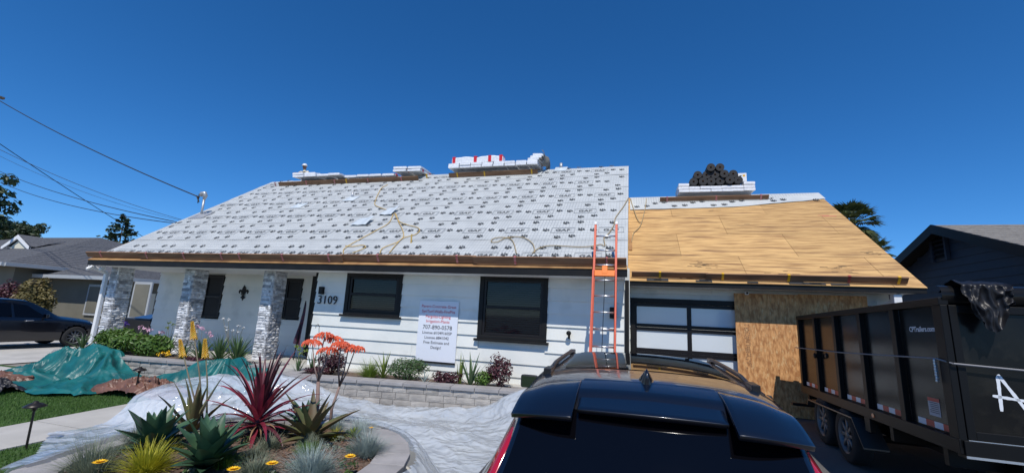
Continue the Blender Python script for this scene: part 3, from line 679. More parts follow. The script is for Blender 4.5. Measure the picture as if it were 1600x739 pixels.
mb = MB(); mb.box((.01,-.1525,.14),(.075,-.1515,.20)); mb.part('yellow_mark', m_yel, t); mb = MB(); mb.box((-.08,-.1525,.15),(-.02,-.1515,.18)); mb.part('black_mark', m_textblk, t)
# ---- ropes lying on the roof
def rope(label, pts, surf=mainP, r=.011, m=m_rope, name='rope'):
    P = [surf(px, py, .035) for (px, py) in pts]; Q = []
    for i in range(len(P)-1):
        p0, p1, p2, p3 = P[max(i-1,0)], P[i], P[i+1], P[min(i+2,len(P)-1)]
        for k in range(6):
            t = k/6; Q.append(.5*((2*p1)+(p2-p0)*t+(2*p0-5*p1+4*p2-p3)*t*t+(3*p1-p0-3*p2+p3)*t**3))
    Q.append(P[-1]); mb = MB(); mb.tube(Q, r, 5); return tag(mb.build(name, m, None, True, P[0]), label, 'rope', 'ropes on the roof')
rope('yellow rope climbing from the flashings towards the first ridge board', [(613,331),(603,329),(592,325),(586,321),(588,312),(592,303),(597,295),(606,290)])
rope('yellow rope trailing left from the flashings down to the eave', [(615,336),(608,350),(592,360),(566,374),(548,384),(538,391),(537,398)])
rope('yellow rope looping right below the flashings', [(617,334),(622,345),(628,350),(640,354),(652,357),(656,362),(650,368),(640,371),(630,374),(622,380),(612,384),(598,390),(594,398)])
rope('short yellow rope strand inside the loop below the flashings', [(619,336),(623,348),(629,360),(631,371),(624,379),(616,388),(609,397)])
rope('small yellow rope tail near the eave left of the loop', [(540,386),(552,387),(566,385),(572,388),(560,394),(551,397)], r=.011)
m_rope2 = mat('tan_rope', (.30,.23,.12), .8, col2=(.4,.31,.17), nscale=40)
rope('tan rope looping flat along the lower right of the white roof', [(807,398),(803,382),(797,375),(784,373),(771,375),(768,380),(778,380),(790,374),(808,372),(822,375),(833,384),(836,397)], m=m_rope2)
rope('tan rope running from the loop to behind the ladder', [(832,398),(842,390),(860,386),(885,387),(905,388),(925,387),(938,384),(945,386),(944,374),(952,366),(960,352),(962,342),(974,325),(982,311)], m=m_rope2)
rope('tan rope hanging over the top left of the bare garage roof', [(985,312),(990,328),(996,344),(1002,349),(1006,336),(1009,322),(1010,312)], surf=garP, m=m_rope2, r=.011)
rope('loose tan rope end on the left edge of the garage roof', [(1003,349),(998,358),(990,366),(987,380)], surf=garP, m=m_rope2, r=.011)
p = garP(986,372); mb = MB(); slope_box(mb, XR+.02, XR+.10, GY, GZ0, (garP(987,392).y-GY)*SL, (garP(987,364).y-GY)*SL, .004, .03); tag(mb.build('wood_offcut', m_edge, None, False, p), 'small wood offcut on the left edge of the garage roof', 'wood offcut')
# torn felt remnants under the garage board
for i in range(9):
    x = rv(XR+.2, XG-.9); mb = MB(); slope_box(mb, x, x+rv(.08,.35), GY, GZ0, -.03, rv(.01,.07), .004, .012); o = mb.build('felt_remnant', m_shingle, house)
# ================================================================== ladder
lean = math.radians(16.5); LT = Vector((-.462, 8.25, 3.50)); ud = Vector((0, math.sin(lean), math.cos(lean))); nf = Vector((0, -math.cos(lean), math.sin(lean)))
zgl = ramp(7.3)+.004; tb = (LT.z-zgl)/ud.z; LB = LT - ud*tb
lad = thing('ladder', 'orange fibreglass extension ladder leaning on the eave between wall and garage', 'ladder', LB)
def lbox(name, m, x0, x1, t0, t1, n0, n1):
    mb = MB(); v = [LB+Vector((x,0,0))+ud*t+nf*n for t in (t0,t1) for (x,n) in ((x0,n0),(x1,n0),(x1,n1),(x0,n1))]
    mb.add(v, ((0,1,2,3),(7,6,5,4),(0,4,5,1),(1,5,6,2),(2,6,7,3),(3,7,4,0))); return bevel(mb.build(name, m, lad), .006)
for s in (-1, 1):
    lbox('base_rail', m_orange, s*.206-.016, s*.206+.016, .06, tb-.75, .0, .075)
    lbox('fly_rail', m_orange, s*.200-.021, s*.200+.021, .9, tb+.24, -.078, -.003)
    lbox('rail_cap', m_plastic_white, s*.200-.024, s*.200+.024, tb+.242, tb+.30, -.082, .001)
    lbox('foot', m_black, s*.206-.03, s*.206+.03, 0, .058, -.01, .09)
k = 0
while tb - k*.305 > .15:
    t_ = tb-k*.305; mb = MB(); c = LB + ud*t_
    if t_ > 1.0: mb.tube([c+Vector((-.186,0,0))-nf*.04, c+Vector((.186,0,0))-nf*.04], .017, 8)
    else: mb.tube([c+Vector((-.19,0,0))+nf*.038, c+Vector((.19,0,0))+nf*.038], .017, 8)
    mb.build('rung', m_alu, lad, True); k += 1
t0 = tb-2.55*.305; lbox('stabiliser', m_yel if False else mat('safety_orange', (.85,.20,.01), .45), -.185, .185, t0-.075, t0+.045, -.03, .02)
lbox('stabiliser_bracket', MATS['safety_orange'], -.05, .05, t0-.03, t0+.13, -.032, .025)
mb = MB(); mb.tube([LB+ud*(tb-.2)+Vector((.015,0,0)), LB+ud*(tb-1.4)+nf*.0+Vector((-.0,0,0)), LB+ud*.7+Vector((-.02,0,0))+nf*.02], .006, 5); mb.build('hoist_rope', m_black, lad)
# ================================================================== OSB sheets, sign, flag
ox = [.2110*10.2, .3297*10.2, .4488*10.2]
for i, lab in enumerate(('oriented strand board sheet leaning on the garage door beside the black trailer, left of two', 'oriented strand board sheet leaning on the garage door behind the trailer, right of two')):
    p = Vector((ox[i], 10.13, .175)); t = thing('osb_sheet', lab, 'osb sheet', p, 'osb sheets on the garage door'); mb = MB()
    a, b = ox[i]+.002, ox[i+1]-.002; dz = .015*i
    mb.add([(a,10.13,.175),(b,10.13,.175),(b,10.142,.175),(a,10.142,.175),(a,10.215,2.60+dz),(b,10.215,2.60+dz),(b,10.227,2.60+dz),(a,10.227,2.60+dz)], ((0,3,2,1),(4,5,6,7),(0,1,5,4),(1,2,6,5),(2,3,7,6),(3,0,4,7)))
    mb.build('panel', m_osb, t)
    if i == 0:
        mb = MB(); rg = random.Random(5)                 # faded grade stamp running up the sheet
        for r_ in range(26):
            z = 1.05+r_*.035; xx = ox[0]+.17+.012*math.sin(r_)
            for q in range(3):
                if rg.random() < .7: yy = 10.13+(z-.175)*.035-.002; mb.add([(xx+q*.032,yy,z),(xx+q*.032+rg.uniform(.012,.026),yy,z),(xx+q*.032+.022,yy+.0007,z+.022),(xx+q*.032,yy+.0007,z+.022)], ((0,1,2,3),))
        mb.build('grade_stamp', mat('stamp_ink', (.27,.14,.065), .8), t)
a = onY(655,469,8.79); b = onY(708.5,567,8.79); wS = (b.x-a.x); SGX = (a.x+b.x)/2 + .03
sg = thing('yard_sign', 'white contractor sign with red and black lettering hung on the siding', 'sign', (SGX, 8.80, b.z))
mb = MB(); mb.box((SGX-.47,8.785,b.z),(SGX+.47,8.80,a.z)); mb.build('board', m_sign, sg)
mb = MB(); mb.box((SGX-.49,8.775,b.z-.035),(SGX+.47,8.805,b.z-.004)); mb.build('bottom_rail', m_black, sg)
hh = a.z-b.z
for (tx, sz, fz, m) in (('Pavers-Concrete-Grass',.088,.885,m_textred),('SynTurf-Walls-FirePits',.088,.80,m_textred),('Pergolas-Lighting',.088,.715,m_textred),('Irrigation-Plants',.088,.635,m_textred),('707-890-0578',.125,.525,m_textblk),('License #1049160SP',.085,.445,m_textblk),('License #841042',.085,.365,m_textblk),('Free Estimate and',.085,.285,m_textblk),('Design!',.085,.205,m_textblk)):
    v, f = text2d(tx, sz, bold=.0004); wd = max(p[0] for p in v)-min(p[0] for p in v); k = min(1, .86/wd)
    mb = MB(); put(mb, ([(p[0]*k, p[1], 0) for p in v], f), frame((SGX, 8.782, b.z+fz*hh), (1,0,0), (0,0,1))); mb.build('lettering', m, sg)
fx = onY(463,545,9.3); fl = thing('garden_flag', 'dark red patterned flag furled on a leaning black pole by the entry', 'flag', (fx.x, 9.3, .53))
top = onY(478,470,9.3); mb = MB(); mb.tube([(fx.x-.05,9.3,.53),(top.x,9.3,top.z)], .014, 6); mb.build('pole', m_black, fl)
mb = MB()
def ff(u, v):
    a = Vector((top.x,9.3,top.z-.05)).lerp(Vector((fx.x+.0,9.3,.95)), v); wd = .05+.20*v
    return a + Vector(((u-.5)*wd+.01*math.sin(6*v), .05*math.sin(9*u+3*v)*v, -.10*u*v))
mb.grid(ff, 10, 10); mb.build('cloth', mat('flag_cloth', (.10,.02,.035), .8, col2=(.035,.03,.06), nscale=14), fl, True)
# ================================================================== planters
blk = MB(); blk.box((-.5,-.5,-.5),(.5,.5,.5)); 
def block_mesh(q):
    rg = random.Random(q); mb = MB(); c = .06
    mb.grid(lambda u, v: Vector((u-.5, -.5 - (0 if u in (0,1) or v in (0,1) else .02+.035*rg.random()), v-.5)), 4, 3)
    mb.add([(-.5,-.5,-.5),(.5,-.5,-.5),(.5,.5,-.5),(-.5,.5,-.5),(-.5,-.5,.5),(.5,-.5,.5),(.5,.5,.5),(-.5,.5,.5)], ((0,3,2,1),(4,5,6,7),(1,2,6,5),(2,3,7,6),(3,0,4,7))); return mb.mesh('block', m_block)
blk_me = [block_mesh(q) for q in range(4)]
def course_wall(root, pts, ztop, courses, ch, bl=.30, dep=.2, capw=.34, capl=.45, caph=.06, closed=False):
    """blocks and caps following a plan polyline; outside is to the right of travel"""
    P = [Vector((p[0], p[1], 0)) for p in pts]; 
    if closed: P.append(P[0])
    seg = [(b-a).length for a, b in zip(P, P[1:])]; tot = sum(seg)
    def at(d):
        d = max(0, min(tot-1e-6, d))
        for a, b, l in zip(P, P[1:], seg):
            if d <= l: return a.lerp(b, d/l), (b-a).normalized()
            d -= l
        return P[-1], (P[-1]-P[-2]).normalized()
    for c in range(courses):
        z = ztop-caph-(c+.5)*ch; d = -(bl*.5 if c % 2 else 0)
        while d < tot:
            L = bl*rv(.8,1.2) if not closed else bl; a, b = max(0,d), min(tot, d+L)
            if b-a > .05:
                p, t = at((a+b)/2); q0 = at(a)[0]; q1 = at(b)[0]; chord = (q1-q0); ang = math.atan2(chord.y, chord.x); nrm = Vector((t.y,-t.x,0))
                link(random.choice(blk_me), 'block', root, (q0+q1)/2 - nrm*(dep/2) + Vector((0,0,z)) + nrm*rv(-.004,.008), (0,0,ang), (chord.length-.007, dep, ch-.006))
            d += L
    d = 0; n = max(1, round(tot/capl)); cl = tot/n
    for i in range(n):
        q0, t0 = at(i*cl+.001); q1, t1 = at((i+1)*cl-.001)
        if closed: t0 = (at(i*cl+.001)[1]+at((i*cl-.05)%tot)[1]).normalized(); t1 = (at((i+1)*cl-.001)[1]+at(((i+1)*cl+.05)%tot)[1]).normalized()
        n0 = Vector((t0.y,-t0.x,0)); n1 = Vector((t1.y,-t1.x,0)); g = (q1-q0).normalized()*.003
        v = [q0+n0*.04+g, q1+n1*.04-g, q1-n1*(capw-.04)-g, q0-n0*(capw-.04)+g]; zr = rv(-.002,.002)
        mb = MB(); mb.add([p+Vector((0,0,ztop-caph+zr)) for p in v]+[p+Vector((0,0,ztop+zr)) for p in v], ((0,3,2,1),(4,5,6,7),(0,1,5,4),(1,2,6,5),(2,3,7,6),(3,0,4,7)))
        bevel(mb.build('cap_stone', m_cap, root), .006, 2)
PC = Vector((-3.7, 3.65, 0)); PR = 1.60
rpl = thing('round_planter', 'round raised stone planter full of succulents in the foreground', 'planter', PC)
course_wall(rpl, [(PC.x+PR*math.cos(a), PC.y+PR*math.sin(a)) for a in [2*PI*i/48 for i in range(48)]], .43, 3, .125, bl=2*PI*PR/34, closed=True, capl=.36)
def soilz(x, y):
    d = math.hypot(x-PC.x, y-PC.y); return .36 + .14*max(0, 1-(d/1.35)**2) + .02*fbm(x*3, y*3)
mb = MB(); mb.grid(lambda u, v: (lambda r_, a: Vector((PC.x+r_*math.cos(a), PC.y+r_*math.sin(a), soilz(PC.x+r_*math.cos(a), PC.y+r_*math.sin(a)))))(1.42*v, 2*PI*u), 40, 14); mb.build('soil', m_soil, rpl, True)
chips = MB(); rg = random.Random(11)
for i in range(1500):
    a = rg.uniform(0,6.28); r_ = 1.3*math.sqrt(rg.random()); x, y = PC.x+r_*math.cos(a), PC.y+r_*math.sin(a); l = rg.uniform(.012,.035); M = Matrix.Translation((x,y,soilz(x,y)+.006)) @ Matrix.Rotation(rg.uniform(0,6.28),4,'Z') @ Matrix.Rotation(rg.uniform(-.5,.5),4,'X')
    chips.box((-l,-l*.4,-.004),(l,l*.4,.004), M)
tag(chips.build('bark_chips', mat('bark_chip', (.20,.12,.08), .9, col2=(.09,.05,.03), nscale=30), rpl), kind='stuff')
lb = thing('raised_bed', 'long raised stone bed in front of the porch columns', 'planter', (-10.5, 7.5, 0))
course_wall(lb, [(-13.5,8.72),(-13.42,7.25),(-13.16,7.13),(-11.6,7.24),(-10.06,7.39),(-8.9,7.57),(-8.14,7.76),(-7.80,8.05),(-7.72,8.6)], .55, 4, .125)
rb = thing('raised_bed', 'raised stone bed under the front windows beside the plastic sheeting', 'planter', (-4, 7.7, 0))
course_wall(rb, [(-6.85,8.7),(-6.80,7.5),(-6.60,7.15),(-5.6,7.33),(-4.53,7.52),(-3.3,7.70),(-2.09,7.86),(-1.35,8.0),(-1.1,8.3),(-1.05,8.75)], .55, 4, .125)
def bedsoil(root, pts):
    mb = MB(); n = len(pts); c = Vector((sum(p[0] for p in pts)/n, sum(p[1] for p in pts)/n, .53)); mb.add([c]+[Vector((p[0],p[1],.485)) for p in pts], [(0,1+i,1+(i+1)%n) for i in range(n)]); mb.build('soil', m_soil, root)
bedsoil(lb, [(-13.3,7.45),(-10.06,7.68),(-8.5,7.95),(-8.0,8.25),(-8.0,8.9),(-13.3,8.9)]); bedsoil(rb, [(-6.55,7.45),(-4.5,7.8),(-2.1,8.15),(-1.4,8.3),(-1.3,8.84),(-6.6,8.84)])
# porch steps between the beds
ps = thing('porch_steps', 'low concrete porch steps between the two raised beds', 'steps', (-7.3, 8, 0))
for i in range(3): mb = MB(); mb.box((-7.70,7.6+.30*i,0),(-6.86,8.6,.17*(i+1))); bevel(mb.build('step', m_conc, ps), .01)
# path lights
def path_light(label, x, y, h, z=0):
    t = thing('path_light', label, 'path light', (x, y, z), 'path lights along the walkway', (rv(-.03,.03), rv(-.02,.08), 0))
    mb = MB(); mb.tube([(0,0,-.05),(0,0,h-.05)], .013, 8); mb.part('stem', m_bronze, t)
    mb = MB(); mb.lathe([(.11,h-.045),(.112,h-.038),(.07,h-.012),(.03,h+.004),(.022,h+.02),(.0,h+.026)], 16); mb.part('cap', m_bronze, t, True)
    mb = MB(); mb.lathe([(.024,h-.09),(.03,h-.05),(.03,h-.03)], 8); mb.part('collar', m_bronze, t, True)
m_bronze = mat('dark_bronze', (.03,.025,.022), .4, metal=.5)
path_light('bronze path light on the lawn nearest the camera', -7.16, 3.86, .54)
path_light('bronze path light beside the brown tarp', -9.2, 6.40, .55)
# ================================================================== plastic sheeting and tarps
m_poly = mat('poly_sheet', (.80,.87,.94), .10, col2=(.62,.70,.80), nscale=1.6, spec=.8, bump=.35, bscale=7, coat=1.0, bstretch=(1,2.6,1)); m_poly.node_tree.nodes['Principled BSDF'].inputs['Coat Roughness'].default_value = .1
N = m_poly.node_tree.nodes; L = m_poly.node_tree.links; b_ = N['Principled BSDF']
tp = N.new('ShaderNodeBsdfTransparent'); tp.inputs[0].default_value = (.9,.93,.96,1); tl_ = N.new('ShaderNodeBsdfTranslucent'); tl_.inputs[0].default_value = (.75,.8,.85,1)
x1_ = N.new('ShaderNodeMixShader'); x1_.inputs[0].default_value = .18; x2_ = N.new('ShaderNodeMixShader'); x2_.inputs[0].default_value = .36
L.new(b_.outputs[0], x1_.inputs[1]); L.new(tl_.outputs[0], x1_.inputs[2]); L.new(x1_.outputs[0], x2_.inputs[1]); L.new(tp.outputs[0], x2_.inputs[2]); L.new(x2_.outputs[0], N['Material Output'].inputs[0])
vo_ = N.new('ShaderNodeTexVoronoi'); vo_.feature = 'F1'; vo_.inputs['Scale'].default_value = 6.5; vo_.inputs['Randomness'].default_value = 1
ge_ = N.new('ShaderNodeNewGeometry'); nz_ = N.new('ShaderNodeTexNoise'); nz_.inputs['Scale'].default_value = 2.5; vm_ = N.new('ShaderNodeVectorMath'); vm_.operation = 'MULTIPLY_ADD'; vm_.inputs[1].default_value = (.55,.55,.55)
L.new(ge_.outputs['Position'], nz_.inputs['Vector']); L.new(nz_.outputs['Color'], vm_.inputs[0]); L.new(ge_.outputs['Position'], vm_.inputs[2]); L.new(vm_.outputs[0], vo_.inputs['Vector'])
bm_ = N.new('ShaderNodeBump'); bm_.inputs['Strength'].default_value = .6; bm_.inputs['Distance'].default_value = .07; L.new(vo_.outputs['Distance'], bm_.inputs['Height']); old_ = b_.inputs['Normal'].links[0].from_socket; L.new(old_, bm_.inputs['Normal']); L.new(bm_.outputs[0], b_.inputs['Normal'])
def ridge(x, y, s=0): return 1-abs(noise.noise(Vector((x, y, s))))*2
def ss(a, b, x): t = max(0, min(1, (x-a)/(b-a))); return t*t*(3-2*t)
def crease(x, y, s=0):
    d = noise.voronoi(Vector((x, y, s)))[0]; return min(1, d[1]-d[0])
def gauss(x, y, cx, cy, sx, sy): return math.exp(-((x-cx)/sx)**2-((y-cy)/sy)**2)
def wallY(x):
    pts = [(-6.6,7.15),(-5.6,7.33),(-4.53,7.52),(-3.3,7.70),(-2.09,7.86),(-1.35,8.0),(-.5,8.2)]
    if x <= pts[0][0]: return 7.9
    for (a, b) in zip(pts, pts[1:]):
        if x <= b[0]: return a[1]+(b[1]-a[1])*(x-a[0])/(b[0]-a[0])
    return 8.2
def polyz(x, y):
    d = math.hypot(x-PC.x, y-PC.y); ang = math.atan2(y-PC.y, x-PC.x)
    wx, wy = x+.25*noise.noise(Vector((x*1.1,y*1.1,3))), y+.25*noise.noise(Vector((x*1.1,y*1.1,8)))
    wr = .045*(1-crease(wx*.5+wy*.2, wy*1.5-wx*.3, 3))**3 + .018*(1-crease(wx*2.0-wy*.6, wy*1.7+wx*1.1, 6))**3 + .02*max(0,ridge(wx*.35+wy*.15, wy*1.7-wx*.4, 1))**6 + .04*max(0,ridge(wx*.8-wy*.6, wy*.9+wx*.9, 5))**7 + .022*max(0,ridge(wx*2.2+wy*1.0, wy*.6-wx*.4, 9))**6 + .016*max(0,ridge(wx*1.2-wy*2.8, wy*.8+wx*.5, 12))**6 + .035*fbm(x*.8, y*.8, 4)
    wr *= .55
    z = .03 + wr
    z += .49*math.exp(-(((x+6.95)/.75)**4+((y-5.65)/.70)**4)) + .30*gauss(x,y,-6.1,6.3,.9,.5) + .34*gauss(x,y,-7.1,6.9,.5,.6) + .12*gauss(x,y,-5.2,6.6,1.0,.5) + .10*gauss(x,y,-3.4,6.4,1.2,.35)
    yw = wallY(x); up = .10 + .30*gauss(x,0,-1.7,0,.8,1) + .34*gauss(x,0,-6.3,0,.8,1)
    z += up*ss(yw-.55, yw-.05, y) + .30*gauss(x,y,-1.7,7.45,.55,.5)
    # drape over the planter rim
    rim = ss(2.10, 1.68, d); z = z*(1-rim) + (.452 + .12*wr + .02*ss(1.62,1.4,d))*rim
    if 1.66 < d < 1.72: z = max(z, .445)
    return z
def inner(ang):            # how far the sheet reaches over the cap, by bearing from the planter centre
    a = math.degrees(ang) % 360
    lapped = ss(40, 75, a)*(1-ss(214, 222, a))
    return 1.69 - .22*lapped + .03*math.sin(7*ang)
X0, X1, Y0, Y1 = -7.5, -.98, 2.3, 8.15
def keep(u, v):
    x, y = X0+u*(X1-X0), Y0+v*(Y1-Y0); d = math.hypot(x-PC.x, y-PC.y); ang = math.atan2(y-PC.y, x-PC.x)
    if d < inner(ang): return False
    if y > wallY(x)-.03: return False
    e = .10*fbm(x*1.5, y*1.5, 2)
    if x < -7.36+e: return False
    if y < 4.15 and x < -3.7 and (y-2.62) < (x+5.12)*(-.70)+e*.5: return False      # lower left diagonal hem
    if y < 3.05+.2*e and x > -3.7: return False
    if x > -3.7 and y < 3.5: return x > -2.3
    return True
mb = MB(); mb.grid(lambda u, v: (lambda x, y: Vector((x, y, polyz(x, y))))(X0+u*(X1-X0), Y0+v*(Y1-Y0)), 250, 225, keep)
tag(mb.build('plastic_sheet', m_poly, None, True, (-4, 6, 0)), 'large clear white plastic sheet draped over path and planter rim', 'plastic sheet')
# teal tarp over the bed wall
def lerp_tab(tab, x):
    if x <= tab[0][0]: return tab[0][1]
    for (a, b) in zip(tab, tab[1:]):
        if x <= b[0]: t = (x-a[0])/(b[0]-a[0]); t = t*t*(3-2*t); return a[1]+(b[1]-a[1])*t
    return tab[-1][1]
LW = [(-13.16,7.13),(-11.6,7.24),(-10.06,7.39),(-8.9,7.57),(-8.14,7.76),(-7.6,8.0)]
TOP = [(-13.6,.05),(-13.0,.25),(-12.45,.60),(-11.9,.66),(-11.35,.60),(-10.9,.30),(-10.2,.10),(-9.6,.18),(-9.0,.48),(-8.4,.60),(-7.7,.45)]
FR = [(-13.6,6.9),(-13.1,6.4),(-12.4,5.95),(-11.6,5.72),(-10.9,5.70),(-10.3,5.95),(-9.9,6.55),(-9.4,6.85),(-8.6,7.05),(-7.7,7.4)]
PK = [(-12.35,7.3),(-11.5,7.36),(-8.6,7.75)]
def tarpf(u, v):
    x = -13.5+u*5.75; yw = lerp_tab(LW, x)+.16; yf = lerp_tab(FR, x); y = yw+(yf-yw)*v
    xx = x + .55*v*(1 if x > -12 else -.6)*ss(-9.5,-11.0,x)
    tz = lerp_tab(TOP, x); over = ss(yw-.06, yw-.85, y)
    if tz > .52: z = tz*(1-over)**1.15 + .04
    else: z = tz*(1-ss(.0,.8,v)) + .04
    fold = 0                                            # folds fanning out from the points where it hangs on the wall
    for (px_, py_) in PK:
        r_ = math.hypot(xx-px_, y-py_); an = math.atan2(y-py_, xx-px_); k_ = math.exp(-(r_/1.3)**2)*ss(.05,.45,r_)
        fold += k_*(.24*max(0,ridge(an*2.6, r_*.35, px_))**2 - .07)
    wx_, wy_ = xx+.12*fbm(xx*1.5,y*1.5,7), y+.12*fbm(xx*1.5,y*1.5,3)
    wr = fold + .14*(1-crease(wx_*1.1+.3*wy_, wy_*1.6, 1))**2 + .04*(1-crease(wx_*3, wy_*3.6, 4))**2 - .05
    k = .35+.65*ss(0,.3,v)*ss(1.03,.9,v)
    return Vector((xx, y - .06*math.sin(6*x)*v, max(.012, z + wr*k - .03)))
mb = MB(); mb.grid(tarpf, 260, 110); tag(mb.build('tarp', m_tarp, None, True, (-11.3,6.5,0)), 'crumpled teal tarp thrown over the left raised bed wall', 'tarp')
def crumple(name, label, cx, cy, sx, sy, h, m, seed, rot=0):
    def fn(u, v):
        a, b = (u-.5)*2, (v-.5)*2; r_ = min(1, math.hypot(a,b)*.85); x = a*sx*(1+.2*fbm(a*2,b*2,seed)); y = b*sy*(1+.25*fbm(a*2,b*2,seed+4))
        w1 = a+.25*fbm(a*2,b*2,seed+8); w2 = b+.25*fbm(a*2,b*2,seed+5)
        z = .02 + h*(1-r_**3)*(.05+.8*(1-crease(w1*2.0*sx/.6, w2*1.5*sy/.4, seed))**2+.35*(1-crease(w1*4.5*sx/.6, w2*3.6*sy/.4, seed+2))**2+.35*max(0,fbm(a*1.5,b*1.5,seed)))
        c, s = math.cos(rot), math.sin(rot); return Vector((cx+x*c-y*s, cy+x*s+y*c, z))
    mb = MB(); mb.grid(fn, 150, 70); tag(mb.build(name, m, None, True, (cx,cy,0)), label, 'tarp')
crumple('tarp', 'crumpled brown tarp lying on the lawn behind the path light', -9.35, 6.62, .95, .36, .27, m_tarpb, 3, .12)
crumple('tarp', 'flat brown and dark tarp end left of the teal tarp', -13.0, 6.0, 1.15, .45, .20, m_tarpb, 9, .2)
crumple('tarp', 'tarp heap with shade painted in black at the left edge of the lawn', -12.2, 5.45, 1.0, .40, .26, mat('tarp_painted_shade', (.012,.012,.016), .5), 14, .1)  # tarp end lying in shadow; the shade is put into its black colour

rs = Vector((onY(411,594,6.55).x, 6.55, .0)); rt_ = onY(411,583,6.55).z; ry = thing('yard_sign', 'small red and white yard sign behind the red cordyline', 'sign', rs)
mb = MB(); mb.box((rs.x-.12,6.545,rt_-.26),(rs.x+.12,6.555,rt_)); mb.build('board', m_textred, ry); mb = MB(); mb.box((rs.x-.09,6.538,rt_-.19),(rs.x+.03,6.544,rt_-.11)); mb.build('white_panel', m_plastic_white, ry); mb = MB(); mb.tube([(rs.x,6.56,.0),(rs.x,6.56,rt_-.05)], .008, 5); mb.build('stake', m_alu, ry)
# ================================================================== vehicles
m_paint = mat('black_blue_paint', (.004,.006,.013), .30, metal=.35, coat=1.0, spec=.5)
N_ = m_paint.node_tree.nodes; g_ = N_.new('ShaderNodeNewGeometry'); z_ = N_.new('ShaderNodeTexNoise'); z_.inputs['Scale'].default_value = 9; z_.inputs['Detail'].default_value = 8; r_ = N_.new('ShaderNodeMapRange'); r_.inputs[1].default_value = .45; r_.inputs[2].default_value = .75; r_.inputs[3].default_value = .02; r_.inputs[4].default_value = .16
m_paint.node_tree.links.new(g_.outputs['Position'], z_.inputs['Vector']); m_paint.node_tree.links.new(z_.outputs[0], r_.inputs[0]); m_paint.node_tree.links.new(r_.outputs[0], N_['Principled BSDF'].inputs['Coat Roughness'])
m_carglass = mat('car_glass', (.002,.002,.003), .03, spec=.32)
m_trimblk = mat('black_plastic', (.012,.012,.013), .45)
m_tail = mat('tail_light', (.38,.008,.022), .12, coat=1.0)
m_tyre = mat('tyre', (.016,.016,.017), .85, bump=.3, bscale=60)
m_rim = mat('alloy_rim', (.42,.43,.45), .32, metal=.8)
m_rimd = mat('steel_rim', (.16,.165,.17), .5, metal=.5)
m_lamp = mat('headlamp', (.55,.57,.6), .08, coat=1)
m_mirror = mat('mirror_silver', (.22,.23,.24), .05, metal=1)
m_satin = mat('satin_rail', (.022,.022,.024), .28, metal=.4)
def pchip(xs, ys, x):
    n = len(xs)
    if x <= xs[0]: return ys[0]
    if x >= xs[-1]: return ys[-1]
    i = max(j for j in range(n-1) if xs[j] <= x)
    def sl(j): return (ys[j+1]-ys[j])/(xs[j+1]-xs[j])
    def tn(j):
        if j == 0: return sl(0)
        if j == n-1: return sl(n-2)
        a, b = sl(j-1), sl(j)
        return 0 if a*b <= 0 else 2*a*b/(a+b)
    h = xs[i+1]-xs[i]; t = (x-xs[i])/h
    return ys[i]*(1+2*t)*(1-t)**2 + h*tn(i)*t*(1-t)**2 + ys[i+1]*t*t*(3-2*t) + h*tn(i+1)*t*t*(t-1)
class Car:
    def __init__(s, st): s.st = st; s.ys = [r[0] for r in st]
    def sec(s, y):
        zt, wr, zb, wb, wo, z0 = (pchip(s.ys, [r[i] for r in s.st], y) for i in range(1, 7))
        return [(0,zt),(.45*wr,zt-.006),(.8*wr,zt-.022),(wr,zt-.055),(wr+.12*(wb-wr),zt-.055-.14*max(0,zt-.055-zb)),(wb,zb),(wo-.008,zb-.07),(wo,min(zb-.12,.72)),(wo-.012,.48),(wo-.06,z0),(0,z0)]
    def S(s, y, k, side=1):
        P = s.sec(y); k = max(0, min(9.9999, k)); i = int(k); t = k-i
        g = lambda j: Vector((P[max(0,min(10,j))][0], P[max(0,min(10,j))][1]))
        if i == 0: pm = Vector((-P[1][0], P[1][1]))
        else: pm = g(i-1)
        p0, p1, p2 = g(i), g(i+1), g(i+2)
        if i in (3,4,8,9): q = p0.lerp(p1, t)
        else: q = .5*((2*p0)+(p1-pm)*t+(2*pm-5*p0+4*p1-p2)*t*t+(3*p0-pm-3*p1+p2)*t**3)
        return Vector((side*max(0,q.x), y, q.y))
    def N(s, y, k, side=1):
        a = s.S(y+.01,k,side)-s.S(y-.01,k,side); b = s.S(y,min(9.9,k+.05),side)-s.S(y,max(0,k-.05),side)
        n = b.cross(a)*side
        return n.normalized() if n.length > 1e-9 else Vector((0,0,1))
    def patch(s, poly, off, side, n=8, m=6):
        """poly: [(y,k) x4] bilinear quad in (y,k) space"""
        mb = MB(); a, b, c, d = [Vector(p) for p in poly]
        def fn(u, v):
            q = a.lerp(b, u).lerp(d.lerp(c, u), v); return s.S(q.x, q.y, side) + s.N(q.x, q.y, side)*off
        mb.grid(fn, n, m); return mb
    def body(s, wheels, rad, ny=90):
        mb = MB(); y0, y1 = s.ys[0], s.ys[-1]; ks = [i/3 for i in range(31)]
        ysamp = sorted(set([y0+(y1-y0)*i/ny for i in range(ny+1)] + [r[0] for r in s.st])); NY = len(ysamp)-1
        full = [(-1,k) for k in reversed(ks[:-1])] + [(1,k) for k in ks[1:]]
        v = [s.S(y, k, sd) for y in ysamp for (sd, k) in full]; M_ = len(full); f = []
        for i in range(NY):
            for j in range(M_-1):
                idx = (i*M_+j, i*M_+j+1, (i+1)*M_+j+1, (i+1)*M_+j); c = sum((v[q] for q in idx), Vector())/4
                if any((c.y-wy)**2+(c.z-rad)**2 < (rad+.055)**2 and abs(c.x) > .45 for wy in wheels): continue
                f.append(idx)
        f += [tuple(range(M_))[::-1], tuple(NY*M_+j for j in range(M_))]
        return mb.add(v, f)
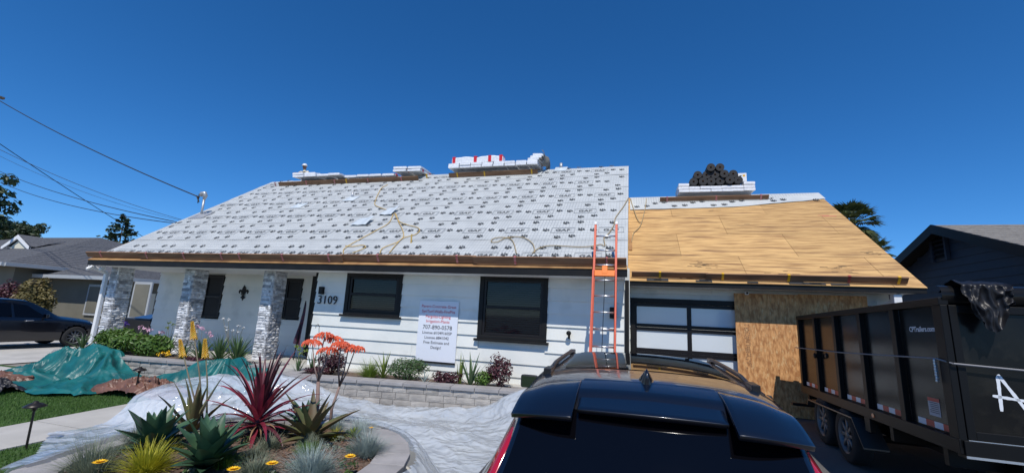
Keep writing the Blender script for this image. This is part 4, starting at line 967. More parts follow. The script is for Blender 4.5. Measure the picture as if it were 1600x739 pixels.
def wheel(parent, M, r, wd, rimm, spokes=10):
    o = bpy.data.objects.new('wheel', None); COL.objects.link(o); o.parent = parent; o.matrix_local = M; WL[o.name] = Vector((0,0,0))
    mb = MB(); mb.lathe([(r*.66,-wd/2),(r*.9,-wd/2),(r*.985,-wd/2+.02),(r,-wd/2+.05),(r,wd/2-.05),(r*.985,wd/2-.02),(r*.9,wd/2),(r*.66,wd/2)], 32, None, False); mb.part('tyre', m_tyre, o, True)
    mb = MB(); mb.lathe([(r*.67,-wd/2+.01),(r*.60,-wd/2+.03),(r*.58,wd/2-.06),(r*.62,wd/2-.02),(r*.67,wd/2-.005)], 28, None, False)
    for i in range(spokes):
        R_ = Matrix.Rotation(2*PI*i/spokes, 4, 'Z'); mb.box((.03,-.022,wd/2-.06),(r*.61,.022,wd/2-.03), R_)
    mb.lathe([(.0,wd/2-.02),(.05,wd/2-.022),(.06,wd/2-.05)], 12, None, False); mb.part('rim', rimm, o, True)
    mb = MB(); mb.lathe([(.01,-.02),(r*.6,-.021)], 20, None, False); mb.part('hub', m_trimblk, o)
def mirror(parent, side, x, y, z, pm):
    M = Matrix.Translation((side*x, y, z)); mb = MB()
    mb.lathe([(.0,-.07),(.08,-.065),(.115,-.03),(.125,.02),(.12,.04),(.0,.042)], 4, M @ Matrix.Scale(.72,4,(0,0,1)) @ Matrix.Rotation(PI/4,4,'Y') @ Matrix.Rotation(PI/2,4,'X')); o = bevel(mb.part('door_mirror', pm, parent, False), .03, 3)
    mb = MB(); mb.lathe([(.0,.0),(.105,.0)], 4, Matrix.Translation((side*x, y-.047, z)) @ Matrix.Scale(.72,4,(0,0,1)) @ Matrix.Rotation(PI/4,4,'Y') @ Matrix.Rotation(PI/2,4,'X'), False); mb.part('mirror_glass', m_mirror, o)
    mb = MB(); mb.tube([(side*(x-.18), y+.03, z-.08), (side*x, y, z-.03)], .03, 6); mb.part('mirror_arm', m_trimblk, o)
# ---- the near car
ST = [(0.00,.62,.70,.50,.80,.80,.40),(.03,.85,.74,.74,.84,.87,.30),(.06,1.00,.745,.92,.86,.91,.28),(.16,1.13,.71,1.01,.865,.93,.26),(.34,1.345,.655,1.04,.855,.935,.25),(.42,1.435,.64,1.05,.85,.94,.25),
      (.55,1.538,.635,1.05,.85,.94,.24),(.80,1.578,.635,1.05,.86,.945,.24),(1.3,1.602,.63,1.04,.87,.945,.24),(1.9,1.612,.62,1.03,.875,.945,.24),(2.25,1.595,.60,1.03,.875,.945,.24),
      (2.6,1.43,.60,1.03,.87,.94,.24),(3.0,1.20,.64,1.02,.86,.935,.24),(3.15,1.09,.69,1.0,.85,.93,.24),(3.6,1.04,.68,.95,.83,.92,.24),(4.2,.95,.62,.86,.78,.88,.26),(4.5,.82,.52,.74,.68,.78,.28),(4.62,.66,.42,.6,.55,.62,.34)]
C1 = Car(ST)
suv = thing('car', 'glossy dark navy crossover seen from behind in the driveway', 'car', (.09, 1.85, 0.0), None, (math.radians(.6), 0, math.radians(.6)))
C1.body((.88, 3.70), .36).part('body', m_paint, suv, True)
mb = C1.patch([(.10,0),(.10,2.75),(.44,2.75),(.44,0)], .004, 1, 8, 10); o = C1.patch([(.10,0),(.10,2.75),(.44,2.75),(.44,0)], .004, -1, 8, 10); mb.add(o.v, o.f); mb.part('rear_window', m_carglass, suv, True)
mb = C1.patch([(2.28,0),(2.28,2.75),(3.08,2.6),(3.08,0)], .004, 1, 8, 10); o = C1.patch([(2.28,0),(2.28,2.75),(3.08,2.6),(3.08,0)], .004, -1, 8, 10); mb.add(o.v, o.f); mb.part('windscreen', m_carglass, suv, True)
mb = C1.patch([(1.02,0),(1.02,1.9),(1.98,1.9),(1.98,0)], .003, 1, 8, 6); o = C1.patch([(1.02,0),(1.02,1.9),(1.98,1.9),(1.98,0)], .003, -1, 8, 6); mb.add(o.v, o.f); mb.part('glass_roof', m_carglass, suv, True)
for sd in (-1, 1):
    C1.patch([(.62,4.1),(1.22,4.05),(1.22,4.95),(.78,4.95)], .004, sd).part('side_window', m_carglass, suv, True)
    C1.patch([(1.27,4.05),(2.02,4.05),(2.05,4.95),(1.27,4.95)], .004, sd).part('side_window', m_carglass, suv, True)
    C1.patch([(2.07,4.05),(2.35,4.1),(2.95,4.95),(2.10,4.95)], .004, sd).part('side_window', m_carglass, suv, True)
    mb = MB(); mb.tube([C1.S(y_, 2.72, sd)+C1.N(y_, 2.72, sd)*-.002 for y_ in [.84+.1*i for i in range(15)]], .006, 5); mb.part('roof_gutter', m_trimblk, suv)
    # roof rail with feet
    pts = [Vector((sd*(.575-.02*t), .88+1.32*t, pchip(C1.ys,[r[1] for r in ST],.88+1.32*t)-.055+.034*min(1,5*t,5*(1-t))+.010)) for t in [i/14 for i in range(15)]]
    mb = MB(); mb.tube(pts, [.010 if i in (0,14) else .015 for i in range(15)], 8)
    for yy in (.92, 2.14): z = pchip(C1.ys,[r[1] for r in ST],yy); mb.box((sd*.575-.022,yy-.07,z-.06),(sd*.575+.022,yy+.07,z-.005))
    bevel(mb.part('roof_rail', m_satin, suv, False), .006)
    mb = MB(); mb.tube([C1.S(y_, 3.75, sd)+C1.N(y_, 3.75, sd)*.004 for y_ in [.60+.12*i for i in range(15)]], .007, 5); mb.part('window_trim', m_rim, suv, True)
    # tall tail light running up the pillar
    pl = [(.640,.455,1.36),(.675,.36,1.27),(.715,.255,1.15),(.76,.165,1.03),(.84,.095,.93),(.905,.13,.86),(.93,.35,.83)]
    v = []; f = []
    for i, (x, y, z) in enumerate(pl):
        wdt = .036 if i < 4 else .055
        for (dx, dy) in ((-wdt,-.012),(0,-.026),(wdt,.01),(wdt*.6,.05),(-wdt*.6,.03)): v.append((sd*(x+dx), y+dy, z))
    for i in range(len(pl)-1):
        for j in range(5): f.append((i*5+j, i*5+(j+1)%5, (i+1)*5+(j+1)%5, (i+1)*5+j))
    mb = MB(); mb.add(v, f+[(0,1,2,3,4)]); mb.part('tail_light', m_tail, suv, True)
    mirror(suv, sd, 1.06, 2.62, 1.22, m_trimblk)
    C1.patch([(4.30,3.6),(4.52,3.4),(4.55,5.2),(4.25,5.4)], .006, sd).part('headlight', m_lamp, suv, True)
    for wy in (.88, 3.70): wheel(suv, Matrix.Translation((sd*.82, wy, .36)) @ Matrix.Rotation(sd*PI/2,4,'Y'), .36, .235, m_rim)
    for yy in (1.40, 2.20): mb = MB(); mb.tube([(sd*.951,yy,.90),(sd*.975,yy+.03,.905),(sd*.975,yy+.17,.91),(sd*.951,yy+.2,.91)], .013, 6); mb.part('door_handle', m_paint, suv, True)
# spoiler: a centre panel between two lower, longer wings
def slab(fn, th, nu, nv):
    mb = MB(); T = [fn(i/nu, j/nv) for j in range(nv+1) for i in range(nu+1)]; n = len(T); f = []
    tf = lambda k: T[k] - Vector((0,-.012,th*(.5+.5*(k//(nu+1))/nv)))
    v = T + [tf(k) for k in range(n)]
    for j in range(nv):
        for i in range(nu):
            a = j*(nu+1)+i; q = (a, a+1, a+nu+2, a+nu+1); f.append(q); f.append(tuple(n+k for k in reversed(q)))
    rim = [i for i in range(nu+1)] + [j*(nu+1)+nu for j in range(1,nv+1)] + [nv*(nu+1)+i for i in range(nu-1,-1,-1)] + [j*(nu+1) for j in range(nv-1,0,-1)]
    for a, b in zip(rim, rim[1:]+rim[:1]): f.append((b, a, n+a, n+b))
    return mb.add(v, f)
def roofz(y, x):
    P = C1.sec(y); xs = [p[0] for p in P[:4]]; return pchip(xs, [p[1] for p in P[:4]], min(abs(x), xs[-1]))
def wing(sd):
    def fn(u, v):
        x0 = .345+.295*u; ys = .66-.06*u; ye = .285+.10*(u**2.2); y = ys+(ye-ys)*v; x = sd*(x0+.022*u*v+.012*v)
        zs = roofz(ys, x0)+.006; ze = 1.442-.035*u**2; z = zs + (ze-zs)*(v**1.25) + .012*math.sin(PI*v)
        return Vector((x, y, z))
    return fn
def centre(u, v):
    x = (u-.5)*.68; ys, ye = .71, .375-.02*(1-(2*u-1)**2); y = ys+(ye-ys)*v; zs = roofz(ys, x)+.004
    return Vector((x, y, zs + (1.462+.006*(1-(2*u-1)**2)-zs)*v**1.3 - .012*math.sin(PI*v)))
bevel(slab(centre, .022, 16, 10).part('spoiler', m_paint, suv, True), .004)
for sd in (-1, 1):
    s_ = slab(wing(sd), .024, 12, 10)
    if sd < 0: s_.f = [q[::-1] for q in s_.f]
    bevel(s_.part('spoiler_wing', m_paint, suv, True), .004)
mb = MB(); v = []; f = []                                  # shark fin aerial
for i in range(7):
    t = i/6; y = .66+.20*t; h = .085*(1-t)**.7*min(1, .5+3*t); wv = .040*math.sin(PI*(.12+.8*t))
    zz = roofz(y, 0)+.004; v += [(-wv,y,zz-.004),(-wv*.35,y-.01,zz+h*.7),(0,y-.015,zz+h),(wv*.35,y-.01,zz+h*.7),(wv,y,zz-.004)]
for i in range(6):
    for j in range(4): f.append((i*5+j, i*5+j+1, (i+1)*5+j+1, (i+1)*5+j))
mb.add(v, f+[(4,3,2,1,0),(30,31,32,33,34)]); mb.part('aerial', m_paint, suv, True)
mb = MB(); mb.tube([(.0,.095,1.055),(.02,.10,1.09),(-.30,.205,1.16),(-.46,.235,1.20)], .010, 5); mb.part('rear_wiper', m_trimblk, suv)
mb = MB(); mb.box((-.26,-.012,.70),(.26,.01,.82)); mb.part('number_plate', m_plastic_white, suv)
mb = MB(); mb.box((-.80,-.02,.36),(.80,.10,.50)); bevel(mb.part('bumper_insert', m_trimblk, suv), .02)
mb = MB(); mb.box((-.62,4.53,.45),(.62,4.60,.70)); bevel(mb.part('grille', m_trimblk, suv), .02)
# ---- the car in the neighbour's drive
ST2 = [(0.0,.70,.66,.55,.76,.78,.36),(.05,1.0,.70,.86,.82,.86,.28),(.25,1.25,.66,1.0,.84,.90,.26),(.55,1.52,.62,1.04,.84,.91,.25),(1.0,1.625,.62,1.03,.85,.915,.24),(1.7,1.66,.62,1.01,.86,.92,.24),(2.25,1.63,.60,1.0,.86,.92,.24),
       (2.8,1.40,.60,.99,.85,.915,.24),(3.3,1.10,.66,.97,.84,.91,.24),(3.7,1.04,.66,.93,.81,.89,.24),(4.2,.96,.58,.85,.74,.84,.26),(4.5,.82,.46,.72,.62,.72,.30),(4.62,.66,.36,.58,.50,.56,.36)]
C2 = Car(ST2)
cr = thing('car', 'black crossover parked at the left edge in the neighbour driveway', 'car', (-20.65, 7.55, -.005), None, (0,0,math.radians(-2)))
C2.body((.88, 3.70), .36, 70).part('body', m_paint, cr, True)
for sd in (-1, 1):
    C2.patch([(.50,4.1),(.98,4.05),(.98,4.92),(.70,4.92)], .004, sd).part('side_window', m_carglass, cr, True)
    C2.patch([(1.04,4.05),(1.92,4.05),(1.95,4.92),(1.04,4.92)], .004, sd).part('side_window', m_carglass, cr, True)
    C2.patch([(1.98,4.05),(2.34,4.1),(3.02,4.92),(2.02,4.92)], .004, sd).part('side_window', m_carglass, cr, True)
    mirror(cr, sd, 1.02, 2.72, 1.10, m_paint)
    C2.patch([(4.20,3.6),(4.50,3.4),(4.54,5.2),(4.15,5.4)], .006, sd).part('headlight', m_lamp, cr, True)
    C2.patch([(.06,3.6),(.25,3.6),(.3,5.8),(.05,5.8)], .006, sd).part('tail_light', m_tail, cr, True)
    for wy in (.88, 3.70): wheel(cr, Matrix.Translation((sd*.80, wy, .36)) @ Matrix.Rotation(sd*PI/2,4,'Y'), .36, .23, m_rimd)
    for yy in (1.30, 2.25): mb = MB(); mb.tube([(sd*.925,yy,.92),(sd*.955,yy+.03,.93),(sd*.955,yy+.19,.94),(sd*.925,yy+.22,.94)], .016, 6); mb.part('door_handle', m_rim, cr, True)
for sd in (-1, 1):
    C2.patch([(2.36,0),(2.36,2.7),(3.24,2.6),(3.24,0)], .004, sd).part('windscreen', m_carglass, cr, True)
    C2.patch([(.27,0),(.27,2.7),(.55,2.7),(.55,0)], .004, sd).part('rear_window', m_carglass, cr, True)

# ---- dump trailer
m_trl = mat('trailer_black', (.006,.006,.007), .20, bump=.10, bscale=3.5, col2=(.011,.011,.010), nscale=3, spec=.20, col3=(.018,.017,.015), n3=7)
m_trs = mat('trailer_satin', (.006,.006,.006), .45, spec=.22)
m_tapew = mat('tape_white', (.70,.70,.72), .4); m_taper = mat('tape_red', (.50,.02,.02), .4)
hd = math.radians(3.0); TO = Vector((2.80, 4.94, 0)); tu = Vector((math.sin(hd), math.cos(hd), 0)); tn_ = Vector((math.cos(hd), -math.sin(hd), 0))
trl = thing('dump_trailer', 'black tandem axle dump trailer with spray painted letter on its rear door', 'trailer', TO)
LT_, WT_, ZB = 4.42, 2.08, 1.02
tu2 = (tu*4.42 + Vector((0,0,-.12))).normalized(); tz = tn_.cross(tu2).normalized()
MT = Matrix((tu2, tn_, tz)).transposed().to_4x4(); MT.translation = TO + Vector((0,0,ZB))   # (a along, b across, c up)
def tp_(a, b, c): return MT @ Vector((a, b, c))
def tbox(name, m, a0, a1, b0, b1, c0, c1, bv=.005):
    mb = MB(); v = [tp_(a,b,c) for c in (c0,c1) for (a,b) in ((a0,b0),(a1,b0),(a1,b1),(a0,b1))]
    mb.add(v, ((0,1,2,3),(7,6,5,4),(0,4,5,1),(1,5,6,2),(2,6,7,3),(3,7,4,0))); o = mb.build(name, m, trl); return bevel(o, bv) if bv else o
HT = 1.17
tbox('bed_floor', m_trs, .05, LT_-.05, .05, WT_-.05, -.06, .0)
for b in (.05, WT_-.06):
    for i in range(5): tbox('side_panel', m_trl, i*(LT_/5)+.05, (i+1)*(LT_/5)-.03, b, b+.012, .0, HT, 0)
for i in range(6):
    a = i*(LT_-.10)/5; wd = .10 if i else .14
    for b in (0, WT_-.05): tbox('side_post', m_trs, a, a+wd, b, b+.055, -.08, HT)
for b in (-.008, WT_-.06): tbox('top_rail', m_trs, 0, LT_, b, b+.075, HT, HT+.07); tbox('bottom_rail', m_trs, .0, LT_, b+.002, b+.066, -.13, -.005)
tbox('front_panel', m_trl, LT_-.05, LT_-.035, .06, WT_-.06, 0, HT+.05, 0)
for i in range(3): tbox('front_post', m_trs, LT_-.035, LT_+.02, .3+i*.7, .4+i*.7, -.08, HT)
# conspicuity tape along the foot of the side
for i in range(5):
    a0 = i*(LT_/5)+.17
    for k in range(4):
        mb = MB(); a = a0+k*.14; mb.add([tp_(a,.046,.012),tp_(a+.14,.046,.012),tp_(a+.14,.046,.072),tp_(a,.046,.072)], ((0,1,2,3),)); mb.build('reflective_tape', m_taper if k % 2 == 0 else m_tapew, trl)
# under frame, jack and fenders
for b in (.45, WT_-.55): tbox('frame_beam', m_trs, .1, LT_+.5, b, b+.10, -.36, -.14)
for a in (.3, 1.3, 4.2): tbox('cross_member', m_trs, a, a+.08, .05, WT_-.05, -.30, -.14)
tbox('tongue', m_trs, LT_+.02, LT_+.45, .9, 1.18, -.40, -.28); tbox('hydraulic_box', m_trs, LT_+.03, LT_+.38, .40, .88, -.25, .25)
tbox('side_step', m_trs, LT_+.0, LT_+.10, -.16, .4, -.38, -.33)
AX = [(7.5-4.94)/tu.y, (7.5-4.94)/tu.y+.90]; WR = .365
for b0, sd in ((-.01, -1), (WT_-.21, 1)):
    pf = [(AX[0]-.72,-.52),(AX[0]-.42,-.205),(AX[1]+.42,-.205),(AX[1]+.50,-.30)]
    mb = MB()
    for (p, q) in zip(pf, pf[1:]):
        v = [tp_(x, b, c+e) for e in (0,.018) for (x, c, b) in ((p[0],p[1],b0-.05),(q[0],q[1],b0-.05),(q[0],q[1],b0+.22),(p[0],p[1],b0+.22))]
        mb.add(v, ((0,1,2,3),(7,6,5,4),(0,4,5,1),(1,5,6,2),(2,6,7,3),(3,7,4,0)))
    mb.build('fender', mat('fender_plate', (.09,.09,.09), .35, metal=.6) if sd < 0 else MATS['fender_plate'], trl)
    for a in AX:
        P = TO + tu*a + tn_*(b0+.11); zg_ = ramp(P.y); M = Matrix.Translation(Vector((P.x, P.y, zg_+WR-.003)) - TO) @ Matrix.Rotation(-hd,4,'Z') @ Matrix.Rotation(sd*PI/2,4,'Y')
        wheel(trl, M, WR, .215, m_rimd, 8)
for a in AX: P = TO+tu*a; z_ = ramp(P.y)+WR; mb = MB(); mb.tube([P+tn_*.2+Vector((0,0,z_)), P+tn_*(WT_-.2)+Vector((0,0,z_))], .045, 8); mb.build('axle', m_trs, trl)
for a in AX: mb = MB(); P = TO+tu*a+tn_*.5; mb.box((P.x-.03,P.y-.35,ramp(P.y)+.42),(P.x+.03,P.y+.35,ramp(P.y)+.50)); mb.build('leaf_spring', m_trs, trl)
mb = MB(); c = tp_(1.62,-.012,-.075); mb.lathe([(.035,0),(.035,.02),(.0,.024)], 10, frame(c, tu, (0,0,1)) @ Matrix.Scale(.7,4,(0,1,0))); mb.build('side_marker', mat('amber_lens', (.7,.14,.01), .2), trl)
tbox('spare_bracket', m_trs, 1.75, 1.9, .0, .06, -.30, -.13); 
# rear doors
for (b0, b1) in ((.06, WT_/2-.005), (WT_/2+.005, WT_-.06)):
    tbox('rear_door', m_trl, .02, .034, b0, b1, .0, HT, 0)
    for (p, q) in (((b0, b0+.06), (.0, HT)), ((b1-.06, b1), (.0, HT))): tbox('door_stile', m_trs, -.004, .02, p[0], p[1], q[0], q[1])
    for c in (.0, HT-.07): tbox('door_rail', m_trs, -.003, .02, b0+.06, b1-.06, c, c+.07)
tbox('rear_beam', m_trs, -.02, .10, .02, WT_-.02, -.16, -.01); tbox('rear_bumper', m_trs, -.05, .04, .05, WT_-.05, -.40, -.30)
mb = MB(); mb.tube([tp_(-.03,.02,.64),tp_(-.05,1.0,.60),tp_(-.05,WT_,.62)], .009, 5); mb.build('rear_strap', mat('rear_strap_grey', (.20,.20,.21), .6), trl)
tbox('door_seam', m_alu, -.007, -.001, .06, WT_-.06, -.018, -.004, 0); tbox('beam_edge', m_alu, -.026, -.018, .02, WT_-.02, -.155, -.135, 0)
# spray painted A
mb = MB()
def stroke(p, q, w0, m_=None):
    p, q = Vector(p), Vector(q); d = (q-p).normalized(); n = Vector((-d.y, d.x)); K = 14; L_ = []; R_ = []
    for i in range(K+1):
        t = i/K; c = p.lerp(q, t); e = w0*(.82+.25*fbm(t*5+p.x*9, p.y*7))*(.75 if i in (0,K) else 1); L_.append(c+n*e); R_.append(c-n*e)
    pts = L_+R_[::-1]; mb.add([tp_(.0172, x, y) if False else tp_(-.0005+.018, x, y) for (x, y) in pts], [(i, i+1, 2*K-i, 2*K+1-i) for i in range(K)])
ax = .330
stroke((ax+.0,.26),(ax+.012,.56),.015); stroke((ax+.015,.57),(ax+.19,.24),.015); stroke((ax-.045,.385),(ax+.18,.36),.014)
mb.build('painted_letter', mat('spray_white', (.72,.75,.78), .7), trl)
# side lettering, warning sticker, strap and chain
a0 = None
def side_pt(px, py):      # a point on the outer face of the side panels seen at this pixel
    d = ray(px, py); n = tn_; p0 = TO + tn_*.05; t = (p0-CAM).dot(n)/d.dot(n); return MT.inverted() @ (CAM + d*t)
q = side_pt(1440, 513); v, f = text2d('CPTrailers.com', .072, bold=.0022)
mb = MB(); put(mb, (v, f), frame(tp_(q.x, .0475, q.y*0+q.z-.03), -tu2, tz)); mb.build('lettering', m_tapew, trl)
q = side_pt(1460, 634); W_, H_ = .19, .15
mb = MB(); mb.add([tp_(q.x-W_*.5,.0475,q.z-H_*.62),tp_(q.x+W_*.5,.0475,q.z-H_*.62),tp_(q.x+W_*.5,.0475,q.z+H_*.5),tp_(q.x-W_*.5,.0475,q.z+H_*.5)], ((3,2,1,0),)); mb.build('warning_label', mat('label_grey', (.45,.45,.47), .5), trl)
mb = MB(); mb.add([tp_(q.x-W_*.5,.0462,q.z+H_*.28),tp_(q.x+W_*.5,.0462,q.z+H_*.28),tp_(q.x+W_*.5,.0462,q.z+H_*.5),tp_(q.x-W_*.5,.0462,q.z+H_*.5)], ((3,2,1,0),)); mb.build('label_band', m_taper, trl)
mb = MB()
for i in range(6):
    zz = q.z+H_*.18-i*.018; mb.add([tp_(q.x-W_*.42,.0462,zz),tp_(q.x+W_*rv(.2,.42),.0462,zz),tp_(q.x+W_*rv(.2,.42),.0462,zz+.006),tp_(q.x-W_*.42,.0462,zz+.006)], ((3,2,1,0),))
mb.build('label_print', m_textblk, trl)
s0 = side_pt(1249, 543); s1 = side_pt(1478, 561); mb = MB(); mb.tube([tp_(s0.x,-.02,s0.z),tp_((s0.x+s1.x)/2,-.03,(s0.z+s1.z)/2-.02),tp_(s1.x,-.02,s1.z),tp_(-.03,.02,.64)], .008, 5); mb.build('tie_strap', mat('strap_grey', (.22,.22,.23), .6), trl)
mb = MB()
for i in range(8): c = tp_(s1.x+.03+.004*(i%2), -.02, s1.z-.02-i*.026); mb.lathe([(.010,-.014),(.016,-.006),(.016,.006),(.010,.014)], 6, Matrix.Translation(c))
mb.build('chain', m_alu, trl)
for px in (1281, 1300): q = side_pt(px, 556); mb = MB(); mb.lathe([(.03,-.02),(.05,0),(.03,.02)], 8, frame(tp_(q.x,-.02,q.z), tu2, tz)); mb.build('strap_buckle', m_trs, trl)
# roll tarp at the rear top with bin liner plastic hanging from it
rt = MB(); rt.tube([tp_(.10,.25,HT+.13),tp_(.10,WT_+.04,HT+.13)], .045, 12); rt.build('tarp_roller', m_alu, trl, True)
mb = MB(); mb.grid(lambda u, v: tp_(.10+.085*math.cos(2.6+v*3.6), .50*u-.03, HT+.13+.075*math.sin(2.6+v*3.6)*(-1)) if False else tp_(.08-.12*math.sin(v*PI)*(.8), .02+1.9*u, HT+.08+.11*math.cos(v*PI*.9)), 12, 8); mb.build('tarp_cover', m_trl, trl, True)
mb = MB(); m_bag = mat('black_bag', (.012,.012,.014), .42, bump=.2, bscale=14, spec=.3)
def bagf(u, v):
    b = .13+.36*u; L_ = .24+.08*math.sin(u*4.2)+.22*max(0,math.sin(u*3.1))**2*.5
    if v < .3: t = v/.3; return tp_(.26-.30*t, b, HT+.13+.10*math.sin(t*2.4)+.02*fbm(u*6,v*6))
    t = (v-.3)/.7; return tp_(-.055-.05*t-.05*max(0,ridge(u*5,t*2,3))**2, b+.06*(u-.5)*-1.2*t, HT+.18-t*L_+.015*fbm(u*9,v*9,2))
mb.grid(bagf, 40, 40); tag(mb.build('plastic_bag', m_bag, None, True, tp_(.1,.3,HT)), 'black plastic sheeting hanging over the top rear corner of the trailer', 'plastic sheet')
# ================================================================== neighbours
m_navy = mat('navy_siding', (.035,.043,.062), .6, col2=(.028,.035,.052), nscale=3, rnd=.05)
m_shroof = mat('grey_shingle', (.15,.14,.13), .95, col2=(.25,.235,.21), nscale=7, stretch=(1,2.2,2.2), nlo=.3, nhi=.7, bump=.5, bscale=30)
m_shdark = mat('charcoal_shingle', (.075,.078,.085), .95, col2=(.12,.122,.13), nscale=6, stretch=(1,2,2), bump=.5, bscale=30)
m_olive = mat('olive_wall', (.17,.16,.125), .8, col2=(.14,.135,.105), nscale=1.2)
m_gutter = mat('gutter_grey', (.38,.40,.41), .5)
m_cream = mat('cream_paint', (.70,.66,.52), .6)
nb = thing('house', 'dark navy gabled house behind the trailer on the right', 'house', (10, 12.3, 0))
NX, NY_, NZ, NM = 7.0, 12.35, 4.51, .385
NE, NF = 7.6, 17.1                                       # near and far eaves
def rz_(y): return NZ - NM*abs(y-NY_)
mb = MB(); wx = NX+.38; mb.add([(wx,NE+.5,0),(wx,NF-.5,0),(wx,NF-.5,rz_(NF-.5)-.1),(wx,NY_,NZ-.14),(wx,NE+.5,rz_(NE+.5)-.1)], ((4,3,2,1,0),))
mb.box((wx+.01,NE+.5,0),(19,NF-.5,2.5)); wo = mb.build('wall', m_navy, nb)
z = .2
while z < NZ-.3:
    hz = (NZ-.15-z-.12)/NM; a, b = max(NE+.5, NY_-hz), min(NF-.5, NY_+hz)
    if b-a > .4: mb = MB(); mb.add([(wx-.001,a,z),(wx-.028,a,z),(wx-.028,b,z),(wx-.001,b,z),(wx-.001,a,z+.20),(wx-.008,a,z+.20),(wx-.008,b,z+.20),(wx-.001,b,z+.20)], ((0,1,2,3),(7,6,5,4),(1,5,6,2),(0,4,5,1),(3,2,6,7))); mb.build('siding_board', m_navy, wo)
    z += .185
for sgn, ye in ((-1, NE), (1, NF)):
    mb = MB(); n = 22                                    # shingle courses, each lapping the one below
    for i in range(n):
        ya = ye + (NY_-ye)*i/n; yb = ye + (NY_-ye)*(i+1.12)/n if i < n-1 else NY_
        mb.add([(NX,ya,rz_(ya)+.026),(20,ya,rz_(ya)+.026),(20,yb,rz_(yb)+.008),(NX,yb,rz_(yb)+.008),(NX,ya,rz_(ya)),(20,ya,rz_(ya))], ((0,1,2,3),(4,5,1,0)) if sgn < 0 else ((3,2,1,0),(0,1,5,4)))
    mb.build('roof', m_shroof, nb)
    mb = MB(); mb.add([(NX,ye,rz_(ye)-.05),(20,ye,rz_(ye)-.05),(20,NY_,NZ-.05),(NX,NY_,NZ-.05)], ((0,1,2,3),)); mb.build('roof_underside', m_black, nb)
    mb = MB(); x = NX-.02; mb.add([(x,ye,rz_(ye)-.20),(x,NY_,NZ-.20),(x,NY_,NZ+.02),(x,ye,rz_(ye)+.02),(x+.04,ye,rz_(ye)-.20),(x+.04,NY_,NZ-.20),(x+.04,NY_,NZ+.02),(x+.04,ye,rz_(ye)+.02)], ((0,1,2,3),(7,6,5,4),(0,4,5,1),(2,6,7,3))); mb.build('rake_board', m_black, nb)
vt = onX(1470, 383, wx-.03); vo = MB(); vo.box((wx-.05,vt.y-.25,vt.z-.38),(wx-.03,vt.y+.25,vt.z+.38)); vb = vo.build('gable_vent', m_navy, nb)
for i in range(6): mb = MB(); zz = vt.z-.32+i*.11; mb.add([(wx-.055,vt.y-.2,zz+.09),(wx-.055,vt.y+.2,zz+.09),(wx-.10,vt.y+.2,zz),(wx-.10,vt.y-.2,zz)], ((0,1,2,3),)); mb.build('slat', m_black, vb)
mb = MB(); mb.box((wx-.11,vt.y-.28,vt.z-.40),(wx-.03,vt.y-.22,vt.z+.40)); mb.box((wx-.11,vt.y+.22,vt.z-.40),(wx-.03,vt.y+.28,vt.z+.40)); mb.box((wx-.11,vt.y-.22,vt.z+.34),(wx-.03,vt.y+.22,vt.z+.40)); mb.build('vent_frame', m_navy, vb)

nl = thing('house', 'olive walled neighbour house with charcoal hip roof at the left', 'house', (-34, 16, 0))
def hip(x0, x1, y0, y1, ze, m, axis='x', name='roof', mt=m_shdark, courses=24):
    hw = (y1-y0)/2 if axis == 'x' else (x1-x0)/2; zr = ze + m*hw
    if axis == 'x': r0, r1 = (x0+hw, (y0+y1)/2), (x1-hw, (y0+y1)/2)
    else: r0, r1 = ((x0+x1)/2, y0+hw), ((x0+x1)/2, y1-hw)
    C = [Vector(p) for p in ((x0,y0,ze),(x1,y0,ze),(x1,y1,ze),(x0,y1,ze))]; A, B_ = Vector((*r0,zr)), Vector((*r1,zr))
    faces = [(C[0],C[1],B_,A),(C[1],C[2],B_,B_),(C[2],C[3],A,B_),(C[3],C[0],A,A)] if axis == 'x' else [(C[0],C[1],A,A),(C[1],C[2],B_,A),(C[2],C[3],B_,B_),(C[3],C[0],A,B_)]
    mb = MB()
    for (p, q, r, s) in faces:
        for i in range(courses):
            a, b = i/courses, min(1, (i+1.1)/courses); up = Vector((0,0,.03)); dn = Vector((0,0,.008))
            mb.add([p.lerp(s,a)+up, q.lerp(r,a)+up, q.lerp(r,b)+dn, p.lerp(s,b)+dn, p.lerp(s,a), q.lerp(r,a)], ((0,1,2,3),(4,5,1,0)))
    mb.build(name, mt, nl)
    mb = MB(); mb.add([c-Vector((0,0,.02)) for c in C], ((3,2,1,0),)); mb.build('soffit', m_olive, nl)
    for (a, b) in ((C[0],C[1]),(C[1],C[2]),(C[2],C[3]),(C[3],C[0])):
        d = (b-a).normalized(); n = Vector((d.y,-d.x,0))*.11; mb = MB()
        mb.add([a+n*0-Vector((0,0,.16)), b-Vector((0,0,.16)), b+Vector((0,0,.02)), a+Vector((0,0,.02)), a+n-Vector((0,0,.14)), b+n-Vector((0,0,.14)), b+n+Vector((0,0,.03)), a+n+Vector((0,0,.03))], ((4,5,6,7),(0,1,5,4),(3,7,6,2),(0,4,7,3),(1,2,6,5))); mb.build('gutter', m_gutter, nl)
    return zr
hip(-54, -29.5, 13.4, 30.4, 3.22, .335)
hip(-31.0, -24.0, 15.0, 26.0, 2.78, .46, 'y', 'wing_roof')
mb = MB(); mb.box((-53,14.2,0),(-30.3,29.6,3.2)); mb.box((-30.3,15.7,0),(-24.7,25.3,2.76)); mb.build('wall', m_olive, nl)
